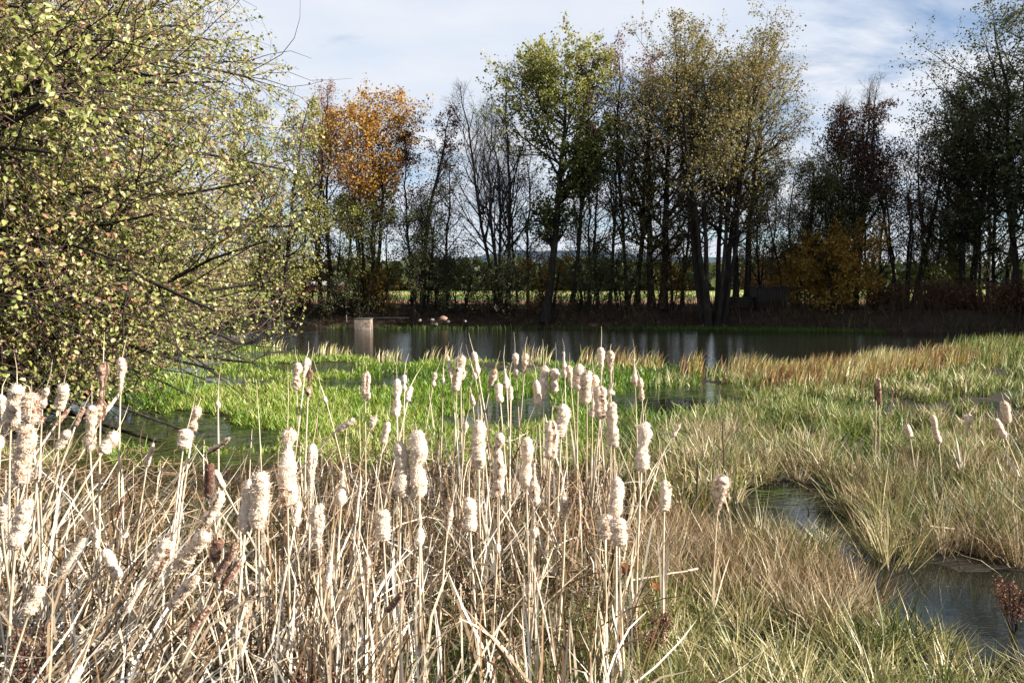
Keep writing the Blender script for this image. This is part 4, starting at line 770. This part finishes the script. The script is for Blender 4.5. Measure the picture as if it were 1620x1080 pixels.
CT = {
 'left': ('below the near alder', [
  (22, 607, 677, 27, 3.9, 8, 'full'), (50, 622, 672, 30, 3.8, -5, 'full'), (38, 668, 768, 30, 3.3, 10, 'full'), (98, 605, 650, 19, 4.2, 8, 'full'),
  (161, 572, 664, 20, 4.3, 3, 'tufted'), (144, 640, 714, 20, 4.1, 2, 'double'), (192, 565, 625, 16, 4.5, 3, 'club'), (178, 622, 652, 8, 4.5, 35, 'thin'),
  (101, 679, 709, 15, 4.1, 30, 'full'), (126, 643, 674, 9, 4.3, 25, 'brown'), (173, 684, 717, 21, 4.0, 35, 'full'), (98, 648, 673, 8, 4.3, 40, 'brown'),
  (3, 625, 657, 16, 4.0, 0, 'full'), (-3, 688, 716, 16, 3.6, 5, 'full'), (33, 788, 868, 27, 3.0, 12, 'full'), (3, 798, 828, 16, 3.1, 5, 'full'), (60, 728, 762, 12, 3.7, 8, 'thin'), (70, 612, 645, 13, 3.9, 12, 'double')]),
 'fallen': ('in the flattened reeds', [
  (113, 850, 912, 15, 3.2, 33, 'full'), (152, 835, 870, 11, 3.4, 3, 'thin'), (177, 868, 916, 19, 3.2, -25, 'full'), (200, 830, 850, 12, 3.7, 15, 'ball'), (191, 784, 822, 7, 3.7, 15, 'brown'),
  (54, 925, 972, 22, 2.8, 22, 'full'), (213, 914, 972, 13, 3.0, 30, 'thin'), (118, 1052, 1090, 15, 2.6, 30, 'full'), (255, 853, 914, 28, 3.1, 25, 'full'), (305, 838, 898, 27, 3.2, 38, 'full'),
  (339, 776, 828, 19, 3.5, 28, 'full'), (291, 908, 962, 20, 2.9, 36, 'full'), (343, 850, 888, 21, 3.1, 2, 'brown'), (357, 858, 920, 15, 3.0, 30, 'brown'), (365, 886, 932, 14, 2.9, 32, 'brown'), (316, 958, 1002, 14, 2.8, 40, 'brown')]),
 'leftmid': ('behind the flattened reeds', [
  (237, 700, 738, 11, 4.3, 15, 'thin'), (331, 732, 786, 18, 3.7, -6, 'brown'), (346, 744, 772, 14, 3.8, -30, 'full'), (309, 642, 682, 18, 4.4, 12, 'balls'), (293, 678, 710, 23, 4.2, 12, 'full'), (345, 618, 646, 9, 4.8, 0, 'ball'), (347, 692, 716, 11, 4.3, 55, 'thin')]),
 'frontleft': ('in the front row', [
  (411, 744, 836, 34, 3.2, 3, 'full'), (391, 758, 842, 26, 3.25, 5, 'full'), (455, 676, 803, 33, 3.3, 0, 'snowman'), (493, 702, 792, 17, 3.6, 2, 'club'), (503, 797, 890, 26, 3.0, -2, 'club'),
  (541, 745, 800, 20, 3.6, 3, 'pear'), (566, 754, 832, 9, 3.6, 6, 'thin'), (606, 805, 856, 26, 3.1, -2, 'full'), (635, 697, 787, 26, 3.6, 0, 'double'), (661, 680, 788, 35, 3.6, -2, 'double'), (664, 790, 866, 17, 3.2, 0, 'ball'), (470, 793, 832, 18, 3.4, 10, 'thin'), (581, 880, 938, 13, 3.0, 0, 'club'), (625, 938, 966, 13, 2.9, 38, 'brown'), (520, 884, 930, 14, 3.0, 10, 'thin')]),
 'backleft': ('before the bright green grass', [
  (470, 573, 616, 15, 5.6, 2, 'double'), (483, 566, 602, 14, 5.7, 6, 'club'), (489, 585, 626, 12, 5.5, 5, 'tufted'), (512, 611, 637, 8, 5.6, -20, 'ball'), (547, 663, 681, 12, 5.2, 60, 'full'), (579, 589, 632, 15, 5.6, 2, 'full'), (590, 656, 681, 13, 5.0, 22, 'spindle'), (610, 667, 702, 13, 4.9, 12, 'full'), (628, 599, 660, 15, 5.5, 0, 'double'), (640, 593, 619, 9, 5.8, 0, 'balls'), (647, 611, 636, 12, 5.6, 12, 'full'), (687, 589, 611, 9, 6.1, 12, 'balls')]),
 'backmid': ('in the slender bunch', [
  (711, 562, 597, 9, 6.4, -8, 'thin'), (729, 562, 600, 18, 6.4, 0, 'full'), (723, 581, 619, 15, 6.2, 2, 'full'), (753, 556, 593, 11, 6.6, -12, 'double'), (749, 574, 601, 7, 6.5, -15, 'ball'), (701, 581, 608, 8, 6.2, 0, 'ball'), (746, 613, 641, 10, 5.7, -8, 'pear'), (779, 583, 613, 12, 6.2, 15, 'full'), (800, 583, 616, 14, 6.2, -6, 'pear'), (790, 606, 637, 14, 5.9, -6, 'full'), (808, 611, 634, 9, 5.9, 0, 'full'), (816, 558, 597, 12, 6.7, -4, 'balls'), (830, 559, 596, 12, 6.7, 3, 'club'), (736, 666, 689, 12, 5.2, 5, 'spindle')]),
 'backright': ('in the crowded back group', [
  (850, 600, 644, 14, 5.9, -4, 'full'), (860, 578, 634, 16, 6.2, 0, 'full'), (877, 582, 621, 16, 6.2, 4, 'double'), (893, 557, 597, 12, 6.6, -2, 'pear'), (902, 578, 614, 12, 6.2, -5, 'club'), (915, 575, 618, 17, 6.1, 2, 'full'), (927, 585, 639, 21, 5.8, -3, 'full'), (943, 592, 640, 15, 5.9, -8, 'club'), (950, 611, 662, 23, 5.5, 3, 'full'), (937, 619, 661, 12, 5.7, 0, 'pear'), (951, 549, 593, 13, 6.6, 0, 'club'), (966, 554, 597, 14, 6.5, -2, 'club'), (967, 605, 624, 14, 6.2, 15, 'ball'), (969, 635, 708, 22, 5.0, -4, 'double'), (1004, 567, 611, 11, 6.3, -2, 'pear'), (1014, 597, 634, 11, 6.2, -6, 'double'), (889, 639, 692, 23, 5.2, 3, 'full'), (872, 665, 727, 23, 4.7, 3, 'full')]),
 'frontright': ('in mid stand', [
  (757, 665, 742, 24, 4.2, 0, 'full'), (763, 660, 684, 13, 4.6, -5, 'ball'), (789, 685, 786, 22, 4.0, 0, 'snowman'), (833, 691, 772, 23, 4.1, 0, 'double'), (845, 726, 800, 21, 3.9, 2, 'pear'), (845, 815, 848, 16, 3.6, 0, 'ball'), (743, 786, 842, 24, 3.4, -2, 'full'), (711, 799, 848, 11, 3.5, 10, 'spindle'), (893, 778, 823, 18, 3.8, -2, 'spindle'), (838, 880, 946, 12, 3.3, 3, 'ball'), (787, 836, 874, 12, 3.5, 2, 'ball')]),
 'edge': ('at the open edge', [
  (1018, 667, 746, 25, 4.3, 5, 'double'), (975, 754, 820, 25, 3.7, 0, 'full'), (979, 818, 863, 30, 3.5, 0, 'full'), (957, 813, 852, 25, 3.6, 0, 'full'), (1052, 759, 809, 20, 4.1, 3, 'full'), (1139, 751, 816, 29, 4.25, 8, 'club'), (1070, 670, 691, 8, 5.6, 35, 'thin')]),
 'right': ('in the open marsh', [
  (1390, 598, 640, 9, 8.0, -3, 'brown'), (1386, 605, 633, 7, 8.1, 0, 'brown'), (1437, 671, 693, 12, 7.2, -15, 'full'), (1480, 655, 703, 12, 7.0, -12, 'double'), (1531, 655, 683, 14, 7.1, 6, 'club'), (1591, 634, 668, 15, 7.0, -10, 'full'), (1582, 663, 692, 13, 6.7, -30, 'full')]),
}
ORD = ['', 'first', 'second', 'third', 'fourth', 'fifth', 'sixth', 'seventh', 'eighth', 'ninth', 'tenth', 'eleventh', 'twelfth', 'thirteenth', 'fourteenth', 'fifteenth', 'sixteenth', 'seventeenth', 'eighteenth', 'nineteenth', 'twentieth']
LOOK = dict(full='plump cream-fluffed', double='double-bulged fluffy', snowman='tall two-tiered fluffy', club='top-heavy tapering fluffy', pear='long-necked bottom-heavy', spindle='spindle-shaped tan', thin='thin ragged', ball='one-ball fluffy', balls='two-ball fluffy', brown='still brown unburst', tufted='half-burst brown')
def head_mesh(A, B, w, style, rng, wpx=20):
    """lumpy fluff from bottom A to top B with loose fibres"""
    nr, ns = (34, 18) if wpx > 14 else (22, 12); t = np.linspace(0, 1, nr); pr = np.array(P_[style]); r = np.interp(t, pr[:, 0], pr[:, 1]) * w * 0.45
    ax = B - A; L = np.linalg.norm(ax); d = ax / L; e1 = norm(np.cross(d, np.array([0.2, 1, 0.1]))); e2 = np.cross(d, e1)
    a = np.arange(ns) * 2 * np.pi / ns
    wob = np.cumsum(rng.normal(size=(nr, 2)), 0); wob = (wob - wob.mean(0)) * w * 0.022
    C = A + d * (t * L)[:, None] + e1 * wob[:, :1] + e2 * wob[:, 1:]
    rad = norm(np.cos(a)[None, :, None] * e1 + np.sin(a)[None, :, None] * e2)
    V = C[:, None] + rad * r[:, None, None]
    seed = int(rng.integers(1, 9999)); q = V.reshape(-1, 3) / max(w, 0.03) * 2.2
    smooth = style in ('brown',)
    nn = (vnoise(q * 0.9, seed) - 0.5) * 0.55 + (vnoise(q * 2.1, seed + 1) - 0.5) * 0.4 + (vnoise(q * 6.5, seed + 2) - 0.5) * 0.7
    s = 1 + nn * (0.15 if smooth else 0.52)
    # seam where the fluff parts and the brown core shows
    sa = rng.uniform(0, 2 * np.pi) if rng.uniform() < 0.4 else -1.8 + rng.normal() * 0.5; seam = np.exp(-((np.angle(np.exp(1j * (a - sa)))) / 0.33) ** 2)[None, :] * np.clip(0.4 + vnoise(np.c_[t * 6, 0 * t], seed)[:, None] * 1.1, 0, 1)
    s = s.reshape(nr, ns) * (1 - 0.28 * seam * (not smooth))
    V = C[:, None] + rad * (r[:, None] * s)[:, :, None]
    mb = MB(); i = np.arange(ns)[None, :]; j = (np.arange(nr - 1) * ns)[:, None]; F = np.stack([j + i, j + (i + 1) % ns, j + ns + (i + 1) % ns, j + ns + i], -1).reshape(-1, 4)
    tone = (0.30 + 0.62 * nn.reshape(nr, ns) - 0.42 * seam)[:-1].ravel(); tone = tone + 0.1 * (not smooth) + rng.normal() * 0.07  # dents toned darker than lumps: crease shade painted in, besides the brown seam
    mb.add(V.reshape(-1, 3), F, tone)
    m = (700 if wpx > 14 else 260) if not smooth else 60
    ii = rng.integers(1, nr - 1, m); jj = rng.integers(0, ns, m); p = V[ii, jj]; o = norm(p - C[ii] + rng.normal(size=(m, 3)) * w * 0.25 + np.array([0.0, 0, -0.1]) * w)
    l = w * rng.uniform(0.06, 0.26, m); sd_ = norm(np.cross(o, rng.normal(size=(m, 3)))) * (w * 0.017)
    Vf = np.stack([p - o * w * 0.06 - sd_, p - o * w * 0.06 + sd_, p + o * l[:, None]], 1).reshape(-1, 3)
    mb.add(Vf, np.arange(m * 3).reshape(-1, 3), np.full(m, 0.31) + rng.normal(size=m) * 0.10)
    return mb
def cattail(label, group, x, y0, y1, w, d, tilt, style, rng):
    u = math.tan(math.radians(tilt)) * (y1 - y0) / 2
    if tilt > 50: u = (y1 - y0) * 0.8
    dep = rng.uniform(-0.04, 0.04)
    B = at(x + u, y0, d + dep); A = at(x - u, y1, d - dep); wm = w * d / FPX
    ax = norm(B - A); zb = A[2]
    lean = math.tan(math.radians(np.clip(tilt, -45, 45))) * 0.7
    g = np.array([A[0] - lean * zb + rng.normal() * 0.03, A[1] - ax[1] * 0.5 * zb + rng.normal() * 0.05, 0.0])
    g[2] = max(float(ground_z([g[0]], [g[1]])[0]), -0.1) - 0.02
    root = thing('cattail', label, 'cattail', g, group)
    # stem: from the ground through the head into the spike
    c1 = g * 0.35 + (A - ax * np.linalg.norm(A - g) * 0.45) * 0.65
    t = np.linspace(0, 1, 9)[:, None]; low = (1 - t) ** 2 * g + 2 * t * (1 - t) * c1 + t * t * A
    spike = rng.uniform(0.05, 0.22) if style not in ('brown', 'thin') else rng.uniform(0.02, 0.1)
    spike = {(411, 744): 0.36, (455, 676): 0.27, (345, 618): 0.16}.get((x, y0), spike)
    tipd = norm(ax + rng.normal(size=3) * 0.10)
    pts = np.concatenate([low, [A * 0.5 + B * 0.5, B, B + tipd * spike * 0.5, B + tipd * spike + rng.normal(size=3) * 0.012]])
    r0 = rng.uniform(0.0042, 0.0058); rr = np.r_[np.linspace(r0 * 1.7, r0 * 0.85, 9), r0 * 0.7, r0 * 0.5, r0 * 0.38, r0 * 0.12]
    mb = MB(); tube(mb, pts, rr, 6); mb.build('stem', M['stem'], root, smooth=True)
    head_mesh(A, B, wm, style, rng, w).build('seed_head', M['fluff_brown' if style in ('brown', 'tufted') else 'fluff'], root, smooth=True)
    # dry leaves that sheathe the stem
    for q in range(int(rng.integers(2, 5))):
        s = rng.uniform(0.05, 0.45); i = int(s * 8); b = low[i]; L = rng.uniform(0.25, 0.7) * max(zb, 0.4)
        dv = norm(norm(low[min(i + 1, 8)] - low[i]) + np.r_[rng.normal(size=2) * 0.16, 0]); kk = 6; tt = np.linspace(0, 1, kk)
        bend = np.r_[rng.normal(size=2), -0.6] * rng.choice([0.03, 0.06, 0.22])
        P = b + dv * (tt * L)[:, None] + bend * (tt ** 2.2)[:, None] * L
        lb = MB(); wv = rng.uniform(0.004, 0.008) * np.interp(tt, [0, 0.25, 0.8, 1], [0.9, 1, 0.8, 0.2])
        sdv = norm(np.cross(dv, np.array([rng.normal() * 0.5, -1, 0.1])))
        ribbon(lb, P[None], wv[None], sdv[None], np.array([np.clip(0.62 + rng.normal() * 0.2, 0, 1)])); lb.build('leaf', M['dead_reed'], root)
    return root
for key, (where, rows) in CT.items():
    rows = sorted(rows, key=lambda r: r[0])
    for n, r in enumerate(rows, 1):
        rng = np.random.default_rng(1000 + int(r[0] * 7 + r[1]))
        look = LOOK[r[6]]
        lean = '' if abs(r[5]) < 18 else ', leaning over'
        kind = look if 'cattail' in look else (f'cattail with {look}' if 'balls' in look else f'{look} cattail')
        lab = f'{kind}{lean}, {ORD[n]} from the left {where}'
        cattail(lab, 'cattails ' + where, *r, rng)

# ------------------------------------------------------------------ built things on the far bank
def box(mb, c, s, tone=None):
    c = np.array(c, float); s = np.array(s, float) / 2
    V = np.array([[x, y, z] for x in (-1, 1) for y in (-1, 1) for z in (-1, 1)]) * s + c
    mb.add(V, [(0, 1, 3, 2), (4, 6, 7, 5), (0, 4, 5, 1), (2, 3, 7, 6), (0, 2, 6, 4), (1, 5, 7, 3)])
def bevel(o, w): m = o.modifiers.new('bevel', 'BEVEL'); m.width = w; m.segments = 2; return o
def boulder(label, c, s, mat, seed):
    rng = np.random.default_rng(seed); nu, nv = 14, 9; th = np.linspace(0, np.pi, nv); ph = np.arange(nu) * 2 * np.pi / nu
    D = np.stack([np.sin(th)[:, None] * np.cos(ph), np.sin(th)[:, None] * np.sin(ph), np.cos(th)[:, None] + 0 * ph], -1).reshape(-1, 3)
    r = 0.62 + 0.8 * fbm(D * 1.9 + seed * 3.1, seed); V = D * r[:, None] * np.array(s) / 2
    i = np.arange(nu)[None, :]; j = (np.arange(nv - 1) * nu)[:, None]; F = np.stack([j + i, j + (i + 1) % nu, j + nu + (i + 1) % nu, j + nu + i], -1).reshape(-1, 4)
    mb = MB(); mb.add(V + np.array(c), F); o = mb.build('boulder', mat, origin=tuple(c), smooth=True); return tag(o, label, 'stone', 'stones on the far bank')

# shed of vertical planks
Y = 36.0; c = at(1216, 490, Y); c[2] = float(ground_z([c[0]], [Y])[0])
shed = thing('shed', 'small dark wooden shed of upright planks on the shaded bank', 'shed', c)
wS, dS, hS = 1.32, 1.1, 1.05
for i in range(10):
    mb = MB(); ww = wS / 10; box(mb, (c[0] - wS / 2 + ww * (i + 0.5), c[1] - dS / 2 + random.uniform(-0.006, 0.006), c[2] + hS / 2 - 0.05), (ww - 0.012, 0.025, hS + random.uniform(-0.01, 0.02))); mb.build('plank', M['wood'], shed)
for sx in (-1, 1):
    for i in range(8):
        mb = MB(); ww = dS / 8; box(mb, (c[0] + sx * (wS / 2 + 0.014), c[1] - dS / 2 + 0.03 + ww * (i + 0.5), c[2] + hS / 2 - 0.05), (0.025, ww - 0.012, hS)); mb.build('plank', M['wood'], shed)
mb = MB(); box(mb, (c[0], c[1] + dS / 2 + 0.03, c[2] + hS / 2 - 0.05), (wS, 0.03, hS)); mb.build('rear_wall', M['wood'], shed)
mb = MB(); box(mb, (c[0], c[1], c[2] + hS + 0.02), (wS + 0.16, dS + 0.22, 0.05)); bevel(mb.build('roof', M['roof_felt'], shed), 0.01)
# low plank crate next to it
c2 = at(1172, 490, 36.2); c2[2] = float(ground_z([c2[0]], [36.2])[0])
cr_ = thing('plank_bin', 'low dark plank bin standing against the side of the shed', 'bin', c2)
for i in range(4):
    for (ox, oy, sx, sy) in ((0, -0.35, 1.1, 0.03), (0, 0.35, 1.1, 0.03), (-0.56, 0, 0.03, 0.66), (0.56, 0, 0.03, 0.66)):
        mb = MB(); box(mb, (c2[0] + ox, c2[1] + oy, c2[2] + 0.06 + 0.13 * i), (sx, sy, 0.115)); mb.build('plank', M['wood'], cr_)
for ox in (-0.5, 0.5):
    for oy in (-0.31, 0.31):
        mb = MB(); box(mb, (c2[0] + ox, c2[1] + oy, c2[2] + 0.27), (0.06, 0.06, 0.56)); mb.build('post', M['wood'], cr_)
# concrete outlet box at the waterline with its cover board and a measuring stick
Y = 33.9; c = at(575.5, 520, Y); c[2] = -0.25
mk = thing('concrete_outlet', 'pale square concrete outlet box standing in the water at the far bank', 'outlet', c)
mb = MB(); z1 = 0.44
box(mb, (c[0], Y - 0.28, (z1 - 0.25) / 2), (0.68, 0.10, z1 + 0.25)); o = mb.build('front_wall', M['concrete'], mk); bevel(o, 0.012)
for s in (-1, 1):
    mb = MB(); box(mb, (c[0] + s * 0.29, Y + 0.035, (z1 - 0.25) / 2), (0.10, 0.525, z1 + 0.25)); bevel(mb.build('side_wall', M['concrete'], mk), 0.012)
mb = MB(); box(mb, (c[0], Y, z1 + 0.02), (0.74, 0.7, 0.035)); bevel(mb.build('cover_board', M['ash_twig'], mk), 0.006)
pl = at(618, 503, 34.3)
mb = MB(); box(mb, (pl[0] - 0.1, 34.35, 0.47), (1.7, 0.26, 0.04)); o = mb.build('footboard', M['wood'], origin=(pl[0], 34.35, 0.47)); bevel(o, 0.006); tag(o, 'narrow wooden footboard leading from the concrete outlet to the bank', 'board')
c = at(548.5, 520, 33.7); mb = MB(); tube(mb, np.array([[c[0], 33.7, -0.3], [c[0] + 0.01, 33.7, 0.15], [c[0] - 0.01, 33.7, 0.62]]), np.array([0.028, 0.026, 0.024]), 7, cap=True)
tag(mb.build('wooden_stake', M['ash_twig'], origin=(c[0], 33.7, 0)), 'thin upright stake in the water beside the concrete outlet', 'stake')
# stones
boulder('pinkish rounded boulder on the far bank', at(701, 504, 35.0), (0.36, 0.3, 0.23), M['pink_stone'], 1)
for i, (lab, px, py, Y, s) in enumerate((('grey stone touching the pink boulder at its foot', 709, 509, 34.9, 0.16), ('pale flat stone on the side of the boulder nearer the concrete outlet', 684, 506, 35.0, 0.18), ('small pale stone halfway between the boulder and the footboard', 664, 507, 35.0, 0.16), ('pale pebble-like stone alone near the waterline below the bare ash', 736, 508, 34.9, 0.13), ('dark lichen stone lowest at the waterline by the boulder', 690, 513, 34.7, 0.17))):
    boulder(lab, at(px, py, Y), (s, s * 0.9, s * 0.75), M['stone'], 10 + i)
boulder('large pale grey rock lying behind the concrete outlet under the trees', at(626, 490, 37.2), (0.6, 0.4, 0.42), M['stone'], 31)
boulder('lower grey rock next to the large pale rock under the trees', at(606, 492, 37.2), (0.55, 0.35, 0.3), M['stone'], 32)
# log pile
lp = at(1386, 484, 39.5); g = 'sawn logs stacked behind the brambles'; nlog = 0
for row, cnt in enumerate((5, 4, 3)):
    for i in range(cnt):
        r = 0.085; x = lp[0] - cnt * r + (2 * i + 1) * r; z = float(ground_z([lp[0]], [39.5])[0]) + r + row * r * 1.75
        mb = MB(); tube(mb, np.array([[x, 39.1, z], [x + 0.01, 39.9, z + 0.01]]), np.array([r * 0.97, r * 0.93]), 10, cap=True)
        tag(mb.build('log', M['log_end'], origin=(x, 39.1, z)), f'pale sawn log, {ORD[i + 1]} from the left in the {("bottom", "middle", "top")[row]} row of the stack', 'log', g)
# red barn beyond the field
Yb = 200; c = at(517, 462, Yb); c[2] = float(ground_z([c[0]], [Yb])[0]) - 0.05
barn = thing('barn', 'low red barn with long pale roof beyond the field', 'barn', c)
mb = MB(); box(mb, (c[0], c[1], c[2] + 0.85), (8.6, 5, 1.7)); mb.build('wall', M['red_wall'], barn)
mb = MB(); V = [(x, y, z) for x in (-4.6, 4.6) for (y, z) in ((-2.9, 1.65), (0, 2.7), (2.9, 1.65), (0, 2.55))]
mb.add(np.array(V) + c, [(0, 1, 5, 4), (1, 2, 6, 5), (0, 3, 1, 1)[:3] + (1,), (0, 4, 7, 3), (2, 3, 7, 6)][:2] + [(0, 4, 7, 3), (3, 7, 6, 2)]); mb.build('roof', M['pale_roof'], barn)
for dx_ in (-2.6, 0.2, 2.8):
    mb = MB(); box(mb, (c[0] + dx_, c[1] - 2.52, c[2] + 0.95), (0.9, 0.06, 0.7)); mb.build('window', M['roof_felt'], barn)

# ------------------------------------------------------------------ small foreground things
def dock(label, px, py, d, h, seed):
    rng = np.random.default_rng(seed); b = on_ground(px, py); b = at(px, py, d); b[2] = 0.0
    r = thing('dock_plant', label, 'plant', b, 'withered dock plants')
    mb = MB(); tw = MB()
    for i in range(7):
        a = rng.uniform(0, 6.28); t = np.linspace(0, 1, 6)[:, None]; tip = b + np.array([math.cos(a) * 0.10, math.sin(a) * 0.10, h * rng.uniform(0.75, 1.0)])
        P = b * (1 - t) + tip * t + rng.normal(size=(6, 3)) * 0.006; tube(tw, P, np.full(6, 0.0035), 4)
        n = 160; s = rng.uniform(0.45, 1, n)[:, None]; p = b * (1 - s) + tip * s + rng.normal(size=(n, 3)) * 0.014
        leaf_cards(mb, p, rng.normal(size=(n, 3)), norm(rng.normal(size=(n, 3))), 0.012, 0.005, rng.uniform(0, 1, n))
    tw.build('stem', M['twig'], r); mb.build('seeds', M['dock'], r)
for i, (lab, px, py, d, h) in enumerate((('withered red-brown dock plant beside the fallen cattails at the picture corner', 22, 960, 3.0, 0.62), ('rusty dock seed stalk low in the reeds below the two-tiered cattail', 512, 1060, 2.9, 0.5), ('dark red-brown dock clump beside the blue pool', 1604, 1000, 4.2, 0.34), ('small brown dock stalk in the sedge under the top-heavy edge cattail', 1025, 1035, 3.8, 0.3))):
    dock(lab, px, py, d, h, 60 + i)
def maple_leaf(label, px, py, d, s, seed):
    rng = np.random.default_rng(seed); p = at(px, py, d); k = 15; a = np.linspace(0, 2 * np.pi, k, endpoint=False); r = s * (0.7 + 0.22 * np.cos(a * 5) + rng.normal(size=k) * 0.08)
    V = np.c_[np.cos(a) * r, np.sin(a) * r, 0.25 * s * np.cos(a * 2) * rng.uniform(0.6, 1.4)]; V = np.r_[V, [[0, 0, 0]]] @ np.array(Matrix.Rotation(rng.uniform(0.3, 0.9), 3, 'X')).T + p
    mb = MB(); mb.add(V, [(i, (i + 1) % k, k) for i in range(k)], rng.uniform(0.0, 0.4, k)); tag(mb.build('fallen_leaf', M['orange_leaf'], origin=tuple(p)), label, 'leaf', 'orange leaves fallen in the sedge')
maple_leaf('curled orange maple leaf in the wet sedge beside the edge cattails', 1040, 925, 4.3, 0.05, 1)
maple_leaf('orange-brown leaf hanging low on a stem below the crowded edge heads', 990, 898, 4.2, 0.05, 2)
# bleached broken stems
bs = on_ground(1500, 870); b = at(1500, 850, 5.6)
mb = MB()
for (p, q, r) in (((1470, 832), (1508, 836), (1520, 850)), ((1520, 850), (1500, 855), (1476, 858)), ((1522, 852), (1500, 868), (1475, 880))):
    tube(mb, np.array([at(*p, 5.5), at(*q, 5.6), at(*r, 5.65)]), np.array([0.006, 0.006, 0.004]), 5)
tag(mb.build('broken_reed', M['stem'], origin=tuple(b)), 'bleached broken reed bent in a zigzag over the tan grass', 'reed')
for i, (lab, x0, y0, x1, y1, d) in enumerate((('long pale fallen stalk lying level beside the orange leaf', 1000, 918, 1105, 898, 4.5), ('dark dry forked stalk standing above the dark pool', 1147, 790, 1143, 668, 6.6), ('short dark broken stump of reed beside the dark pool', 1103, 820, 1104, 732, 6.4))):
    A, B = at(x0, y0, d), at(x1, y1, d + 0.1); mb = MB(); t = np.linspace(0, 1, 6)[:, None]; P = A * (1 - t) + B * t + np.random.default_rng(i).normal(size=(6, 3)) * 0.006
    tube(mb, P, np.full(6, 0.0055 if i != 2 else 0.008), 6, cap=True)
    if i == 1: tube(mb, np.array([P[3], P[3] + [-0.07, 0, 0.08], P[3] + [-0.13, 0, 0.02]]), np.array([0.005, 0.004, 0.003]), 5)
    tag(mb.build('dry_stalk', M['stem' if i == 0 else 'twig'], origin=tuple(A)), lab, 'stalk')
